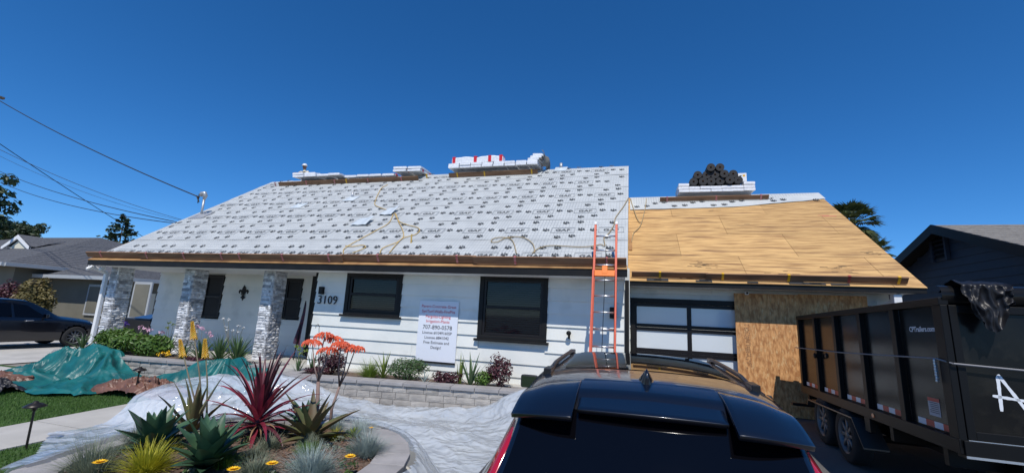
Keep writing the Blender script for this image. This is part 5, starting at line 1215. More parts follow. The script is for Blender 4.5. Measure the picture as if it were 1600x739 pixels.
# small white trimmed gable on the front slope
dz = onY(30, 386, 17.2); d = dz; mb = MB()
for sg_ in (-1, 1): mb.add([(d.x,17.0,d.z+.75),(d.x+sg_*1.35,17.0,d.z),(d.x+sg_*1.35,17.0,d.z-.22),(d.x,17.0,d.z+.50),(d.x,17.08,d.z+.75),(d.x+sg_*1.35,17.08,d.z),(d.x+sg_*1.35,17.08,d.z-.22),(d.x,17.08,d.z+.50)], ((0,1,2,3),(7,6,5,4),(0,4,5,1),(2,6,7,3)) if sg_ < 0 else ((3,2,1,0),(4,5,6,7),(1,5,4,0),(3,7,6,2)))
go_ = mb.build('gablet_trim', m_whtrim, nl)
mb = MB(); mb.add([(d.x-1.1,17.15,d.z-.25),(d.x+1.1,17.15,d.z-.25),(d.x,17.15,d.z+.5)], ((0,1,2),)); mb.build('gablet_wall', m_cream, nl)
mb = MB(); mb.add([(d.x-1.35,17,d.z+.02),(d.x,17,d.z+.78),(d.x,19.3,d.z+.78),(d.x-1.35,17.3,d.z+.02),(d.x+1.35,17,d.z+.02),(d.x+1.35,17.3,d.z+.02)], ((0,1,2,3),(1,4,5,2))); mb.build('gablet_roof', m_shdark, nl)
# windows and door of the wing seen past the columns
for (px0, px1, py0, py1) in ((141,163,444,494), (212,228,440,500)):
    a, b = onY(px0,py0,15.66), onY(px1,py1,15.66); mb = MB(); mb.box((a.x,15.62,b.z),(b.x,15.69,a.z)); wo = mb.build('window', m_gutter, nl); mb = MB(); mb.box((a.x+.12,15.60,b.z+.12),(b.x-.12,15.615,a.z-.12)); mb.build('pane', m_olive, wo)
a = onX(228,500,-24.68); mb = MB(); mb.box((-24.7,16.2,0),(-24.62,17.2,2.1)); mb.build('door', m_cream, nl)
mb = MB(); q = onY(215,446,15.5); mb.box((-24.35,15.25,2.25),(-24.1,15.5,2.62)); mb.build('downspout', m_whtrim, nl)

# ================================================================== vegetation helpers
def blade_pts(base, az, L, W, e0, droop, n=7, keel=.22, wprof=None, twist=0, tip=.02):
    """curved tapering leaf: centre line leaves at elevation e0 and bends down by droop"""
    v = []; f = []; p = Vector(base); side = Vector((-math.sin(az), math.cos(az), 0))
    for i in range(n+1):
        t = i/n; e = e0 - droop*t*t; d = Vector((math.cos(az)*math.cos(e), math.sin(az)*math.cos(e), math.sin(e))); up = side.cross(d)*-1
        w_ = W*(wprof(t) if wprof else max(tip, min(1, .55+1.6*t)*max(0,1-t)**.75)); s2 = side*math.cos(twist*t)+up*math.sin(twist*t)
        v += [p - s2*w_/2 + up*keel*w_, p - up*0.0, p + s2*w_/2 + up*keel*w_]
        if i < n: p = p + d*(L/n)
    for i in range(n):
        a = i*3; f += [(a,a+1,a+4,a+3),(a+1,a+2,a+5,a+4)]
    return v, f
def rosette(name, label, cat, c, n, L, W, e_in, e_out, droop, m, group=None, parts=True, keel=.22, thick=0, seed=0, wprof=None, core=None, lname='leaf', m2=None):
    rg = random.Random(seed); t = thing(name, label, cat, c, group)
    for i in range(n):
        k = (i+.5)/n; az = i*2.39996+rg.uniform(-.15,.15); e = e_in+(e_out-e_in)*k+rg.uniform(-.08,.08); l = L*(.62+.38*math.sin(PI*min(1,.25+.75*k)))*rg.uniform(.85,1.1)
        b = Vector(c)+Vector((math.cos(az)*.03*k, math.sin(az)*.03*k, .02+.05*(1-k)))
        mb = MB(); mb.add(*blade_pts(b, az, l, W*rg.uniform(.85,1.1), e, droop*rg.uniform(.5,1.3)*(.4+k), keel=keel, wprof=wprof, twist=rg.uniform(-.25,.25)))
        if thick:
            nv = len(mb.v); dn = [(x, y, z-thick*(1-.8*(j//3)/7)*(1 if j%3==1 else .15)) for j, (x, y, z) in enumerate(mb.v)]
            mb.add(dn, [q[::-1] for q in mb.f])
        mb.build(lname, m2 if (m2 and rg.random() < .3) else m, t, True)
    return t
def tuft(name, label, cat, c, n, L, spread, m, group=None, W=.006, seed=0, droop=.9, emin=.35):
    rg = random.Random(seed+91); t = thing(name, label, cat, c, group); mb = MB()
    for i in range(n):
        az = rg.uniform(0,6.283); e = rg.uniform(emin, 1.5); r0 = spread*.25*rg.random(); b = Vector(c)+Vector((math.cos(az)*r0, math.sin(az)*r0, 0))
        mb.add(*blade_pts(b, az+rg.uniform(-.3,.3), L*rg.uniform(.6,1.1), W, e, droop*rg.uniform(.3,1.2), n=4, keel=.1, wprof=lambda t: max(.15, 1-t)))
    tag(mb.build('blades', m, t), kind='stuff'); return t
def leafcloud(mb, c, rad, n, size, rg, flat=.75, shape=None):
    c = Vector(c)
    for i in range(n):
        while True:
            q = Vector((rg.uniform(-1,1), rg.uniform(-1,1), rg.uniform(-1,1)))
            if q.length <= 1 and q.length > .35*rg.random(): break
        p = c + Vector((q.x*rad[0], q.y*rad[1], q.z*rad[2])); s = size*rg.uniform(.6,1.3)
        d = (q + Vector((rg.uniform(-.8,.8), rg.uniform(-.8,.8), rg.uniform(-.3,.9)))).normalized(); u = d.orthogonal().normalized(); u.rotate(Matrix.Rotation(rg.uniform(0,6.28),3,d)); w_ = d.cross(u)
        mb.add([p-u*s, p-w_*s*.45+d*s*.1, p+u*s, p+w_*s*.45+d*s*.1], ((0,1,2,3),))
def shrub(label, c, rad, n, size, m, group=None, seed=0, lobes=5, name='shrub', stems=True, cat='shrub'):
    rg = random.Random(seed+5); t = thing(name, label, cat, c, group); mb = MB(); cc = Vector(c)
    leafcloud(mb, cc+Vector((0,0,rad[2]*.8)), (rad[0]*.7,rad[1]*.7,rad[2]*.75), n//2, size, rg)
    for i in range(lobes):
        a = rg.uniform(0,6.28); k = rg.uniform(.3,.75); leafcloud(mb, cc+Vector((math.cos(a)*rad[0]*k, math.sin(a)*rad[1]*k, rad[2]*rg.uniform(.5,1.35))), (rad[0]*.42,rad[1]*.42,rad[2]*.45), n//2//lobes, size, rg)
    mb.build('foliage', m, t)
    if stems:
        s = MB()
        for i in range(7):
            a = rg.uniform(0,6.28); s.tube([cc+Vector((0,0,-.05)), cc+Vector((math.cos(a)*rad[0]*.3,math.sin(a)*rad[1]*.3,rad[2]*.7)), cc+Vector((math.cos(a)*rad[0]*.6,math.sin(a)*rad[1]*.6,rad[2]*1.4))], [.012,.008,.003], 5)
        s.build('stems', m_bark, t)
    return t
m_agave = leafmat('agave_leaf', (.035,.085,.045), (.062,.13,.066), .36, 8, .06)
m_aloe = leafmat('aloe_leaf', (.10,.125,.05), (.17,.14,.06), .42, 5, .08)
m_aloetip = leafmat('aloe_brown', (.16,.10,.05), (.11,.11,.05), .5, 5, .08)
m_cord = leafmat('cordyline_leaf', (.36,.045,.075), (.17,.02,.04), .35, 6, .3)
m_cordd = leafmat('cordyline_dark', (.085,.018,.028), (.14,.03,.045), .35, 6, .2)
m_fesc = leafmat('blue_fescue', (.27,.34,.32), (.38,.46,.43), .6, 8, .2)
m_fescg = leafmat('grey_fescue', (.15,.18,.12), (.22,.25,.17), .6, 8, .2)
m_ygrass = leafmat('yellow_grass', (.55,.50,.03), (.34,.36,.03), .5, 10, .3)
m_green = leafmat('green_leaf', (.075,.15,.022), (.12,.22,.04), .45, 3, .3)
m_dgreen = leafmat('deep_green_leaf', (.04,.085,.025), (.07,.13,.04), .42, 3, .25)
m_strap = leafmat('strap_leaf', (.07,.13,.05), (.11,.18,.07), .4, 3, .25)
m_lime = leafmat('lime_leaf', (.22,.28,.05), (.16,.24,.04), .45, 4, .3)
m_maroon = leafmat('maroon_leaf', (.055,.017,.025), (.10,.03,.04), .45, 4, .2)
m_coral = mat('coral_flower', (.72,.13,.045), .5, col2=(.62,.09,.04), nscale=20)
m_torch = mat('torch_flower', (.70,.36,.02), .5, col2=(.62,.42,.05), nscale=20)
m_yflower = mat('yellow_flower', (.85,.50,.01), .5)
m_pink = mat('pink_flower', (.55,.30,.42), .6, col2=(.65,.42,.50), nscale=20)
m_purple = mat('purple_flower', (.07,.03,.25), .6); m_wflower = mat('white_flower', (.70,.70,.68), .6)
m_stalk = mat('stalk', (.17,.13,.09), .7, col2=(.12,.13,.06), nscale=10); m_stemred = mat('aloe_stem', (.21,.13,.11), .7, col2=(.27,.20,.17), nscale=14)
def sz(x, y): return (x, y, soilz(x, y)-.01)
# ---- round planter
awp = lambda t: max(.03, (.62+.9*t if t < .42 else 1.0)*max(0, 1-max(0,t-.42)/.58)**.85)
rosette('agave', 'dark green agave at the left of the round planter', 'agave', sz(-4.36,3.30), 30, .40, .145, 1.35, .22, .2, m_agave, 'agaves in the round planter', keel=.20, thick=.012, seed=1, wprof=awp)
rosette('agave', 'dark green agave at the front centre of the round planter', 'agave', sz(-3.52,3.14), 32, .40, .155, 1.35, .18, .2, m_agave, 'agaves in the round planter', keel=.20, thick=.012, seed=2, wprof=awp)
rosette('agave', 'small dark agave behind the red cordyline', 'agave', sz(-3.80,4.65), 18, .34, .11, 1.3, .4, .3, m_agave, 'agaves in the round planter', thick=.01, seed=3, wprof=awp)
rosette('aloe', 'tall upright aloe with brownish leaves carrying the yellow flower spikes', 'aloe', sz(-4.90,4.10), 13, .62, .105, 1.40, .70, .3, m_aloe, None, keel=.3, thick=.018, seed=4, m2=m_aloetip)
rosette('aloe', 'spreading olive aloe below the orange flowers', 'aloe', sz(-3.32,4.16), 19, .52, .13, 1.2, .05, .25, m_aloe, None, keel=.3, thick=.02, seed=5, m2=m_aloetip)
cc = Vector(sz(-3.84,3.95)); cd = thing('cordyline', 'red cordyline with long spiky leaves in the centre of the planter', 'cordyline', cc)
mb = MB(); mb.tube([cc-Vector((0,0,.05)), cc+Vector((0,0,.16)), cc+Vector((.01,0,.28))], [.045,.04,.03], 8); mb.build('trunk', m_cordd, cd, True)
rg = random.Random(8)
for i in range(54):
    k = i/54; az = i*2.39996; e = 1.5-1.75*k**1.15+rg.uniform(-.12,.12); L_ = rg.uniform(.52,.74)*(1 if k < .75 else .75)
    mb = MB(); mb.add(*blade_pts(cc+Vector((math.cos(az)*.025, math.sin(az)*.025, .30-.20*k)), az, L_, .062, e, .8*rg.random()+.45*k, n=8, keel=.25, wprof=lambda t: max(.04, min(1,.6+1.5*t)*max(0,1-t)**.6), twist=rg.uniform(-.6,.6)))
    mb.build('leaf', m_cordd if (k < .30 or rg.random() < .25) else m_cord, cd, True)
m_dead = leafmat('dead_leaf', (.30,.19,.10), (.19,.11,.06), .7, 9, .15)
for i in range(12):                                      # withered leaves hanging at the base
    az = i*2.4+.5; mb = MB(); mb.add(*blade_pts(cc+Vector((math.cos(az)*.03, math.sin(az)*.03, .14)), az, rg.uniform(.22,.40), .035, rg.uniform(-.1,.3), 1.5, n=7, keel=.2, twist=rg.uniform(-1.2,1.2))); mb.build('dead_leaf', m_dead, cd, True)
# torch flower spikes of the upright aloe
for (px, py0, lab) in ((300,503,'tallest yellow aloe flower spike rising left of the porch column'),(281,531,'left shorter yellow aloe flower spike'),(320,530,'right shorter yellow aloe flower spike')):
    top = onY(px, py0, 4.28); base = Vector(sz(-4.85+rv(-.05,.05), 4.25)); t = thing('aloe_flower_spike', lab, 'flower', base, 'yellow flower spikes')
    mid = base.lerp(top,.5)+Vector((-.03 if px < 300 else .02, 0, .03)); mb = MB(); mb.tube([base, mid, top], [.012,.009,.005], 6); mb.build('stalk', m_stalk, t, True)
    mb = MB(); ax_ = (top-mid).normalized(); hh = .21
    for i in range(110):
        k = i/110; az = i*2.4; d = Vector((math.cos(az), math.sin(az), 0)); p = top - ax_*(hh*k) + d*(.006+.010*k); q = p + d*(.012+.014*k) + Vector((0,0,.012-.045*k)); mb.tube([p, q], [.0055,.004], 4)
    mb.build('florets', m_torch, t)
# coral aloe: branched bare stems with flat orange umbels
b1 = Vector(sz(-3.78,4.78)); b2 = Vector(sz(-3.62,4.88)); ca = thing('aloe_flower', 'branched coral aloe with flat orange flower heads', 'flower', b1)
heads = [onY(px, py, y) for (px, py, y) in ((488,533,4.85),(508,522,4.75),(522,528,4.9),(545,541,4.85),(556,543,4.8),(513,545,4.72),(533,536,4.7))]
f1 = b1+Vector((-.02,0,.56)); f2 = b2+Vector((.05,.02,.52)); mb = MB()
mb.tube([b1-Vector((0,0,.05)), b1+Vector((.012,0,.28)), f1], [.030,.026,.020], 8); mb.tube([b2-Vector((0,0,.05)), b2+Vector((-.01,0,.25)), f2], [.020,.018,.014], 8)
for i, h in enumerate(heads):
    f_ = f1 if i in (0,1,2,5) else f2; m_ = f_.lerp(h,.45)+Vector((rv(-.02,.02),rv(-.02,.02),-.03)); mb.tube([f_, m_, h], [.012,.009,.006], 6)
mb.build('stems', m_stemred, ca, True); rg = random.Random(21)
for h in heads:
    mb = MB()
    for i in range(70):
        az = rg.uniform(0,6.28); r_ = .105*math.sqrt(rg.random()); d = Vector((math.cos(az),math.sin(az),0)); p = h + d*r_*.35 + Vector((0,0,.015)); q = h + d*(r_+.018) + Vector((0,0,.028-.05*(r_/.1)**2)); e_ = q + d*.014 + Vector((0,0,-.038)); mb.tube([p,q,e_], [.0025,.0065,.005], 4)
    mb.build('flower_head', m_coral, ca)
# grasses
tuft('grass_tuft', 'bright yellow grass tuft at the front of the round planter', 'grass', sz(-3.90,2.92), 620, .28, .3, m_ygrass, seed=1, W=.010)
tuft('grass_tuft', 'blue fescue tuft at the front right of the planter', 'grass', sz(-2.68,3.42), 1200, .30, .3, m_fesc, 'blue fescue tufts', seed=2)
tuft('grass_tuft', 'grey green fescue tuft on the planter right rim', 'grass', sz(-2.66,4.22), 1000, .28, .4, m_fesc, 'blue fescue tufts', seed=3)
tuft('grass_tuft', 'blue fescue tuft at the back right of the planter', 'grass', sz(-3.18,4.86), 600, .25, .3, m_fesc, 'blue fescue tufts', seed=4)
tuft('grass_tuft', 'fescue tuft just behind the spreading aloe', 'grass', sz(-3.52,4.88), 380, .20, .2, m_fesc, 'blue fescue tufts', seed=5)
tuft('grass_tuft', 'grey grass tuft at the left rim of the planter', 'grass', sz(-4.42,2.86), 1000, .34, .4, m_fescg, seed=6)
tuft('grass_tuft', 'grey grass tuft behind the left agave on the rim', 'grass', sz(-4.95,3.55), 500, .22, .3, m_fescg, seed=16)
tuft('grass_tuft', 'low grey green tuft between the cordyline and the front rim', 'grass', sz(-3.38,3.50), 400, .13, .25, m_fescg, seed=7)
rosette('succulent', 'lime green succulent rosette right of the spreading aloe', 'succulent', sz(-3.05,4.55), 20, .11, .03, 1.4, .2, .3, m_lime, 'lime succulents', seed=31)
tuft('grass_tuft', 'small yellow green tuft beside the lime succulent', 'grass', sz(-3.18,4.38), 200, .16, .1, m_ygrass, seed=8, W=.008)
for k, (x_, y_, L_, m_, lab) in enumerate(((-3.45,3.75,.16,m_fescg,'low grey tuft right of the cordyline trunk'),(-3.15,3.95,.15,m_fescg,'low grey tuft under the spreading aloe'),(-3.05,3.80,.13,m_green,'tiny green tuft behind the front blue fescue'),(-3.40,3.22,.15,m_green,'small green tuft at the planter front edge'),(-4.20,3.95,.2,m_fescg,'grey tuft between the left agave and the cordyline'),(-4.35,4.45,.22,m_fescg,'grey tuft behind the upright aloe'),(-4.25,2.80,.18,m_fescg,'grey tuft left of the yellow grass'),(-3.10,3.25,.2,m_fescg,'grey tuft between the front flowers'))):
    tuft('grass_tuft', lab, 'grass', sz(x_,y_), 420, L_, .3, m_, 'low tufts', seed=200+k, W=.008)
for k, (px, py, lab) in enumerate(((425,724,'yellow flower at the front rim right of the cordyline'),(365,733,'yellow flower at the front edge below the centre agave'),(547,713,'yellow flower beside the fescue on the right rim'),(156,722,'yellow flower in the grey grass at the left rim'),(222,690,'small yellow flower beside the left agave'),(580,668,'small orange flower at the back right rim'),(232,712,'small yellow flower by the yellow grass'))):
    p = onZ(px, py, .56); t = thing('flower', lab, 'flower', (p.x, p.y, soilz(p.x,p.y)), 'small yellow flowers'); mb = MB(); mb.tube([(p.x,p.y,soilz(p.x,p.y)),(p.x+.01,p.y,p.z)], .003, 4); mb.build('stem', m_stalk, t)
    mb = MB(); R_ = .055 if k < 4 else .028
    for ring_, (rr, tilt, np_) in enumerate(((R_,.15,14),(R_*.72,.5,11),(R_*.4,.9,7))):
        for i in range(np_):
            a = 2*PI*i/np_+ring_; d = Vector((math.cos(a)*math.cos(tilt), math.sin(a)*math.cos(tilt), math.sin(tilt))); s = Vector((-math.sin(a),math.cos(a),0))*rr*.24; o = Vector((p.x,p.y,p.z)); mb.add([o, o+d*rr*.6-s, o+d*rr, o+d*rr*.6+s], ((0,1,2,3),))
    mb.build('petals', m_yflower, t); mb = MB(); leafcloud(mb, (p.x,p.y,soilz(p.x,p.y)+.03), (.05,.05,.035), 40, .02, random.Random(k)); mb.build('leaves', m_green, t)
gc = MB(); gl = MB(); rg = random.Random(77)
for i in range(46):
    a = rg.uniform(0,6.28); r_ = 1.22*math.sqrt(rg.random()); x, y = PC.x+r_*math.cos(a), PC.y+r_*math.sin(a); q_ = rg.uniform(.05,.13)
    leafcloud(gc if i % 3 else gl, (x, y, soilz(x,y)+.02), (q_,q_,.045), 60, .022, rg)
tag(gc.build('groundcover', m_dgreen, rpl), kind='stuff'); tag(gl.build('groundcover', m_fescg, rpl), kind='stuff')
# ---- bed in front of the porch
def bp(px, y, z=.49): return (onY(px, 545, y).x, y, z)
shrub('leafy bright green shrub spreading behind the left bed wall', bp(178,7.75), (.85,.40,.36), 2200, .055, m_green, seed=1)
shrub('leafy bright green shrub left of the yellow flower cushion', bp(232,7.85), (.70,.38,.34), 1800, .055, m_green, seed=2)
def straps(label, c, n, L_, W, m, seed, e0=1.45, e1=.55, dr=.7, group='strap leaved clumps', name='strap_leaf_plant'):
    return rosette(name, label, 'plant', c, n, L_, W, e0, e1, dr, m, group, keel=.15, seed=seed)
for i, (px, y, L_, n, lab) in enumerate(((372,8.05,.66,64,'agapanthus clump with arching leaves left of the third stone column'),(345,8.1,.62,48,'agapanthus clump behind the yellow aloe spikes'),(315,8.0,.56,36,'strap leaved clump right of the middle column'),(262,8.25,.55,26,'strap leaved clump just left of the middle column'),(288,7.85,.42,24,'low strap leaved clump before the middle column'),(128,7.6,.46,30,'strap leaved clump at the left end of the left bed'),(160,8.25,.55,26,'iris leaves before the leftmost column'),(205,8.25,.55,24,'iris leaves right of the leftmost column'))):
    straps(lab, bp(px, y), n, L_, .058, m_strap if i != 4 else m_dgreen, 40+i)
def flowers(label, c, pts, m, r_, name='flower', cat='flower', stalk=m_stalk, n=16):
    t = thing(name, label, cat, c); rg = random.Random(int(abs(c[0])*100)); mb = MB(); fb = MB()
    for p in pts:
        mb.tube([Vector(c)+Vector((rg.uniform(-.06,.06),rg.uniform(-.06,.06),0)), p], .005, 4)
        leafcloud(fb, p, (r_,r_,r_*.7), n, r_*.55, rg)
    mb.build('stalks', stalk, t); fb.build('blooms', m, t); return t
flowers('pale pink flower cluster before the porch near the leftmost column', bp(225,8.2), [onY(px,py,8.2) for (px,py) in ((220,511),(228,513),(234,516),(252,520))], m_pink, .07)
flowers('pink flowers between the middle column and the ornament', bp(318,8.2), [onY(px,py,8.2) for (px,py) in ((308,510),(316,513),(326,520),(330,524))], m_pink, .06)
flowers('white flower heads on thin stalks below the wall ornament', bp(362,8.35), [onY(px,py,8.35) for (px,py) in ((349,498),(357,499),(353,510),(356,515),(363,516),(373,509),(380,512),(372,518))], m_wflower, .04)
flowers('purple iris bloom before the leftmost column', bp(197,8.2), [onY(px,py,8.2) for (px,py) in ((196,503),(198,507))], m_purple, .06)
flowers('white iris bloom beside the purple one', bp(192,8.1), [onY(195,490,8.1)], m_wflower, .05)
flowers('cushion of yellow flowers on the left bed rim', bp(256,7.72), [onY(px,py,7.72) for (px,py) in ((248,553),(254,551),(259,554),(262,550),(265,553))], m_yflower, .045)
flowers('small yellow flowers at the right end of the left bed', bp(362,7.9), [onY(px,py,7.9) for (px,py) in ((352,562),(363,564),(374,561))], m_yflower, .03)
flowers('yellow green seed heads beside the middle column', bp(262,8.1), [onY(px,py,8.1) for (px,py) in ((264,503),(271,507),(262,512))], m_lime, .05)
shrub('dark maroon ground cover behind the left bed rim', bp(312,7.75), (.45,.18,.08), 500, .03, m_maroon, seed=12, stems=False)
# ---- bed under the windows
flowers('lime green spurge with upright stems by the entry', bp(472,7.75), [onY(px,py,7.75) for (px,py) in ((464,541),(468,545),(474,540),(478,548),(470,552))], m_lime, .05)
straps('slim green clump under the lime spurge', bp(470,7.72), 16, .34, .03, m_strap, 61, 1.5, .9, .3)
straps('grey green iris clump behind the coral aloe', bp(492,7.9), 12, .42, .045, m_strap, 62, 1.5, 1.0, .2)
shrub('dark maroon shrub behind the coral aloe stems', bp(522,8.05), (.46,.3,.32), 1000, .035, m_maroon, seed=14)
shrub('low maroon ground cover at the left end of the window bed', bp(500,7.8), (.4,.2,.10), 500, .03, m_maroon, seed=15, stems=False)
tuft('grass_tuft', 'green grassy tuft left of the rounded bush', 'grass', bp(582,8.0), 420, .42, .35, m_lime, seed=22, W=.014)
straps('yellow edged yucca left of the rounded bush', bp(603,8.05), 18, .50, .055, m_lime, 63, 1.5, .6, .4)
shrub('rounded fine leaved green bush below the contractor sign', bp(637,8.1), (.54,.36,.27), 3000, .022, m_dgreen, seed=17)
straps('striped yucca tuft right of the rounded bush', bp(668,7.95), 14, .24, .03, m_fesc, 64, 1.4, .5, .5)
shrub('small dark red leaved plant right of the sign', bp(702,8.1), (.36,.22,.16), 800, .03, m_maroon, seed=18)
straps('yellowing upright iris leaves right of the sign', bp(722,8.2), 10, .55, .06, m_lime, 65, 1.54, 1.3, .1)
straps('pale green iris fan under the larger window', bp(738,8.1), 14, .60, .07, m_strap, 66, 1.5, .75, .25)
shrub('small bright green shrub between the iris fan and the maroon shrub', bp(758,8.25), (.24,.2,.2), 500, .035, m_green, seed=19)
shrub('tall dark maroon shrub at the right end of the window bed', bp(784,8.3), (.32,.24,.40), 1100, .032, m_maroon, seed=20)
# shepherd hook
q0 = onY(500,560,8.2); q1 = onY(499,510,8.2); mb = MB(); mb.tube([(q0.x,8.2,.5),(q1.x,8.2,q1.z-.05),(q1.x,8.2,q1.z),(q1.x-.04,8.2,q1.z+.05),(q1.x-.09,8.2,q1.z+.02),(q1.x-.09,8.2,q1.z-.04)], .006, 5); tag(mb.build('plant_hook', m_black, None, False, (q0.x,8.2,.5)), 'thin black shepherd hook behind the coral flowers', 'hook')
# wheelie bins by the neighbour
bn = thing('bin', 'dark bin with a blue lid between the columns', 'bin', (onY(230,500,11.5).x, 11.5, 0)); x, y = onY(230,500,11.5).x, 11.5
mb = MB(); mb.add([(x-.6,y-.3,0),(x+.6,y-.3,0),(x+.6,y+.3,0),(x-.6,y+.3,0),(x-.7,y-.38,1.15),(x+.7,y-.38,1.15),(x+.7,y+.38,1.15),(x-.7,y+.38,1.15)], ((0,3,2,1),(4,5,6,7),(0,1,5,4),(1,2,6,5),(2,3,7,6),(3,0,4,7))); bevel(mb.build('bin_body', m_trimblk, bn), .04)
mb = MB(); mb.add([(x-.02,y-.42,1.155),(x+.74,y-.42,1.155),(x+.74,y+.4,1.30),(x-.02,y+.4,1.30),(x-.02,y-.42,1.20),(x+.74,y-.42,1.20),(x+.74,y+.4,1.36),(x-.02,y+.4,1.36)], ((0,3,2,1),(4,5,6,7),(0,1,5,4),(1,2,6,5),(2,3,7,6),(3,0,4,7))); bevel(mb.build('bin_lid', mat('blue_lid', (.02,.07,.18), .4), bn), .02)
# ================================================================== trees
def tree(label, base, trunk_h, trunk_r, crowns, n, size, m, seed, name='tree', group='trees behind the houses'):
    rg = random.Random(seed); t = thing(name, label, 'tree', base, group); b = Vector(base); mb = MB()
    top = b+Vector((0,0,trunk_h)); mb.tube([b-Vector((0,0,.2)), b.lerp(top,.5)+Vector((.1,0,0)), top], [trunk_r,trunk_r*.8,trunk_r*.6], 8)
    for (c, r_) in crowns: mb.tube([top-Vector((0,0,trunk_h*.2)), top.lerp(Vector(c),.5)+Vector((0,0,-.2)), c], [trunk_r*.4,trunk_r*.25,trunk_r*.08], 6)
    mb.build('trunk', m_bark, t, True); cm = MB(); tot = sum(r_[0]*r_[2] for (_, r_) in crowns)
    for (c, r_) in crowns:
        k = int(n*r_[0]*r_[2]/tot)
        for j in range(14):
            q = Vector((rg.gauss(0,.5),rg.gauss(0,.5),rg.gauss(0,.45)))
            leafcloud(cm, Vector(c)+Vector((q.x*r_[0],q.y*r_[1],q.z*r_[2])), tuple(v*.42 for v in r_), k//14, size, rg)
    cm.build('crown', m, t); return t
m_tree = leafmat('tree_leaf', (.022,.045,.016), (.045,.078,.024), .5, .8, .2)
m_con = leafmat('conifer_leaf', (.03,.055,.028), (.05,.085,.04), .6, 1, .1)
def at(px, py, y): return onY(px, py, y)
c0 = at(-34,318,24); tree('dark leafy tree cut by the left edge of the picture', (c0.x-1.5,24.5,0), c0.z-2, .35, [(c0,(2.0,2,2.4)),(at(-14,290,24),(1.5,1.6,1.2)),(at(-26,360,24),(2.2,2,2.0)),(at(-80,300,24),(3,3,3))], 5200, .28, m_tree, 1)
c0 = at(24,362,34); tree('round green tree behind the neighbour roof', (c0.x,35,0), c0.z-1.5, .3, [(c0,(2.4,2,1.5)),(at(2,365,34),(1.8,2,1.3)),(at(44,368,34),(1.6,1.6,1.0)),(at(18,352,34),(1.3,1.4,.9))], 3600, .24, m_tree, 2)
# conifer
b = at(187,378,44); tp0 = at(187,338,44); bz = b.z; t = thing('conifer', 'dark pointed conifer behind the neighbour roof', 'tree', (b.x,44,0), 'trees behind the houses'); mb = MB(); mb.tube([(b.x,44,0),(b.x,44,tp0.z)], [.25,.03], 7); mb.build('trunk', m_bark, t, True)
rg = random.Random(6); cm = MB(); H_ = tp0.z-bz+2.5
for i in range(150):
    k = (i/150)**.8; z = tp0.z-.1-H_*k; R_ = (.30+3.6*k)*rg.uniform(.6,1.15); a = rg.uniform(0,6.28); d = Vector((math.cos(a),math.sin(a),0)); p0 = Vector((b.x,44,z)); p1 = p0+d*R_+Vector((0,0,-.10*R_+.25))
    for j in range(16):
        t_ = rg.uniform(.15,1); p = p0.lerp(p1,t_); s = .42*rg.uniform(.6,1.2); u = (d+Vector((rg.uniform(-.9,.9),rg.uniform(-.9,.9),rg.uniform(-.5,.5)))).normalized(); w_ = u.orthogonal().normalized()*s*.35; cm.add([p,p+u*s*.5-w_,p+u*s,p+u*s*.5+w_],((0,1,2,3),))
cm.build('crown', m_con, t)
# fan palm behind the garage
def palm(label, px, py, y, R_, n, seed):
    c = at(px, py, y); t = thing('palm_tree', label, 'tree', (c.x,y,0), 'palms behind the garage'); mb = MB(); mb.tube([(c.x,y,0),(c.x+.05,y,c.z*.5),c], [.28,.24,.22], 8); mb.build('trunk', m_bark, t, True); rg = random.Random(seed); fm = MB()
    for i in range(n):
        az = i*2.4; e = 1.25-2.2*(i/n)+rg.uniform(-.15,.15); d = Vector((math.cos(az)*math.cos(e),math.sin(az)*math.cos(e),math.sin(e))); p1 = c+d*R_*.55; sd = d.orthogonal().normalized(); sd = Vector((-math.sin(az),math.cos(az),0)); up = sd.cross(d)
        fm.tube([c,p1],[.03,.015],4)
        for k in range(17):
            th = (k/16-.5)*2.6; q = d*math.cos(th)+sd*math.sin(th); L_ = R_*.55*(1-.25*abs(th)/1.3)*rg.uniform(.85,1.1); w_ = q.cross(up).normalized()*.03; tipv = p1+q*L_+Vector((0,0,-.22*L_*rg.uniform(.5,1.6))); fm.add([p1-w_*.4, p1+q*L_*.5-w_*1.6, tipv, p1+q*L_*.5+w_*1.6],((0,1,2,3),))
    fm.build('fronds', leafmat('palm_frond', (.06,.085,.025), (.10,.12,.04), .45, .8, .2) if 'palm_frond' not in MATS else MATS['palm_frond'], t)
palm('fan palm rising behind the right slope of the garage roof', 1330, 350, 27, 1.45, 60, 1)
palm('second fan palm lower behind the garage roof', 1360, 396, 29, 1.2, 40, 2)
m_brown = leafmat('brown_olive_leaf', (.10,.085,.03), (.16,.11,.04), .5, 3, .2); m_brown2 = leafmat('yellow_brown_leaf', (.20,.16,.05), (.13,.11,.04), .5, 3, .2)
# hedge by the neighbour
for i, (px, rx, lab, m) in enumerate(((8,1.0,'reddish shrub behind the parked car',m_maroon),(38,.95,'brownish olive shrub behind the parked car',m_brown),(60,.8,'yellow brown shrub right of the olive shrub',m_brown2))):
    c = at(px, 470, 13.2); shrub(lab, (c.x,13.2,0), (rx,.7,1.45), 2600, .09, m, 'neighbour shrubs', seed=70+i)
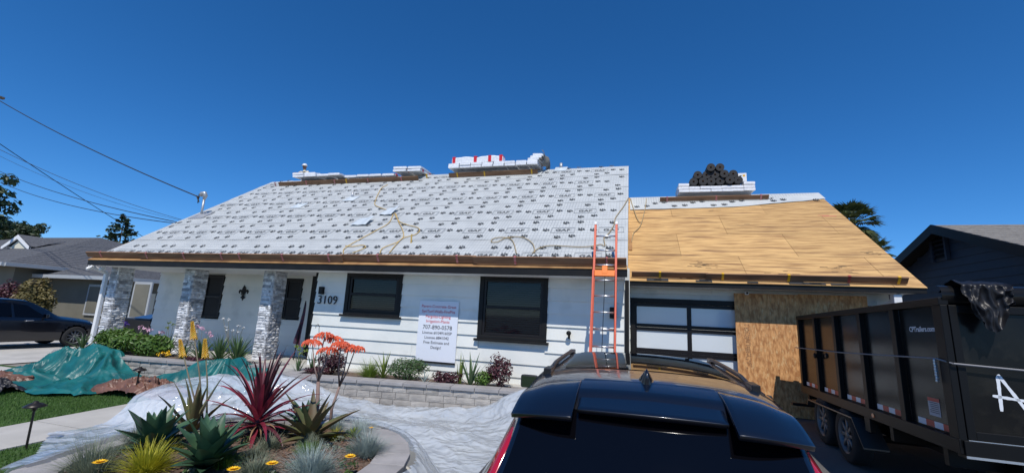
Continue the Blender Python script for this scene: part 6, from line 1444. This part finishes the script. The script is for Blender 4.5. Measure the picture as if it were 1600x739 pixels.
# ================================================================== overhead wires
pole = thing('utility_pole', 'wooden utility pole carrying the overhead wires', 'pole', (-36.5, 13.5, 0))
mb = MB(); mb.tube([(-36.5,13.5,0),(-36.5,13.5,14.2)], [.16,.12], 10); mb.build('post', m_bark, pole, True); mb = MB(); mb.box((-36.6,12.3,13.2),(-36.4,14.7,13.32)); mb.build('crossarm', m_bark, pole)
def wire(label, a, b, sag, r_, ext=1.0):
    a, b = Vector(a), Vector(b); a = b+(a-b)*ext; n = 26; P = [a.lerp(b,i/n)-Vector((0,0,sag*4*(i/n)*(1-i/n))) for i in range(n+1)]; mb = MB(); mb.tube(P, r_, 5); tag(mb.build('overhead_wire', m_wire, None, True, a), label, 'wire', 'overhead wires')
wire('thick service wire dropping to the mast on the roof', at(0,150,11.4), MASTTOP, .30, .020, 1.33)
rk = mainP(277,349,.05)
wire('overhead wire crossing the others steeply behind the roof', at(0,224,13.6), at(232,375,24), .1, .020, 1.12)
wire('upper thin wire running to the back of the roof', at(0,230,13.8), at(290,345,19), .35, .013, 1.12)
wire('faint thin wire just below the upper one', at(0,239,13.8), at(290,346,19.2), .45, .008, 1.12)
wire('upper of two communication wires meeting the left roof edge', at(8,268,14.0), rk, .25, .014, 1.15)
wire('lower of two communication wires meeting the left roof edge', at(25,290,14.0), rk+Vector((0,0,-.05)), .30, .014, 1.2)
# ================================================================== roofer behind the ridge
yP = RY+.62; hp = at(478, 257, yP); fz = RZ-PM*.62
pr = thing('person', 'roofer in a white cap and pale shirt crouching behind the ridge bundles', 'person', (hp.x, yP, fz))
hz_ = hp.z-fz                                            # height of the cap above the feet
J = {'pel':(0,.12,.34),'ch':(0,.02,hz_*.50),'nk':(0,-.03,hz_-.235),'hd':(0,-.05,hz_-.15),'tp':(0,-.04,hz_-.03),
     'kl':(-.13,-.26,.36),'al':(-.13,-.02,.10),'tl':(-.13,-.20,.04),'kr':(.13,-.26,.36),'ar':(.13,-.02,.10),'tr':(.13,-.20,.04),
     'sl':(-.17,-.01,hz_-.32),'el':(-.24,-.14,hz_-.50),'wl':(-.12,-.34,hz_-.50),'sr':(.17,-.01,hz_-.32),'er':(.24,-.14,hz_-.50),'wr':(.12,-.34,hz_-.50)}
Rr = {'pel':.14,'ch':.145,'nk':.055,'hd':.088,'tp':.07,'kl':.07,'al':.045,'tl':.04,'kr':.07,'ar':.045,'tr':.04,'sl':.07,'el':.048,'wl':.034,'sr':.07,'er':.048,'wr':.034}
E_ = [('pel','ch'),('ch','nk'),('nk','hd'),('hd','tp'),('pel','kl'),('kl','al'),('al','tl'),('pel','kr'),('kr','ar'),('ar','tr'),('ch','sl'),('sl','el'),('el','wl'),('ch','sr'),('sr','er'),('er','wr')]
nm = list(J)
for s_, x in (('l',-1),('r',1)):
    for f_ in range(5):
        k = 'f%s%d' % (s_, f_); k2 = k+'t'; w_ = J['w'+s_]; J[k] = (w_[0]+.02*(f_-2), w_[1]-.09, w_[2]-.02); J[k2] = (w_[0]+.024*(f_-2), w_[1]-.14, w_[2]-.05); Rr[k] = .009; Rr[k2] = .007; E_ += [('w'+s_,k),(k,k2)]
nm = list(J); me = bpy.data.meshes.new('body'); me.from_pydata([J[k] for k in nm], [(nm.index(a),nm.index(b)) for a, b in E_], [])
bo = bpy.data.objects.new('body_tmp', me); COL.objects.link(bo); sk = bo.modifiers.new('skin','SKIN')
for i, k in enumerate(nm): me.skin_vertices[0].data[i].radius = (Rr[k], Rr[k])
me.skin_vertices[0].data[0].use_root = True; bo.modifiers.new('sub','SUBSURF').render_levels = 2; bo.modifiers['sub'].levels = 2
m2_ = bpy.data.meshes.new_from_object(bo.evaluated_get(bpy.context.evaluated_depsgraph_get())); bpy.data.objects.remove(bo); m2_.name = 'body'
m_shirt = mat('pale_shirt', (.62,.58,.46), .8); m_skin = mat('skin', (.25,.13,.09), .6); m_jean = mat('work_trousers', (.05,.06,.09), .8)
for m_ in (m_shirt, m_skin, m_jean): m2_.materials.append(m_)
for p in m2_.polygons:
    c = p.center; p.use_smooth = True; p.material_index = 1 if (c.z > hz_-.25 or c.y < -.30 and c.z > .42) else (2 if c.z < .44 else 0)
o = bpy.data.objects.new('body', m2_); COL.objects.link(o); o.parent = pr
mb = MB(); mb.lathe([(.098,hz_-.10),(.100,hz_-.06),(.085,hz_-.02),(.05,hz_+.0),(.0,hz_+.006)], 14, Matrix.Translation((0,-.045,0))); mb.grid(lambda u, v: Vector(((u-.5)*.17, -.13-.085*v*math.cos((u-.5)*2.2), hz_-.095-.015*v)), 6, 4); mb.part('cap', m_whtrim, pr, True)
mb = MB(); mb.lathe([(.0,.03),(.014,.012),(.018,-.01),(.0,-.02)], 6, Matrix.Translation((0,-.142,hz_-.155))); mb.part('nose', m_skin, pr, True)
for s_ in (-1,1): mb = MB(); mb.lathe([(.0,.012),(.012,0),(.0,-.012)], 6, Matrix.Translation((s_*.034,-.130,hz_-.125))); mb.part('eye', m_textblk, pr)
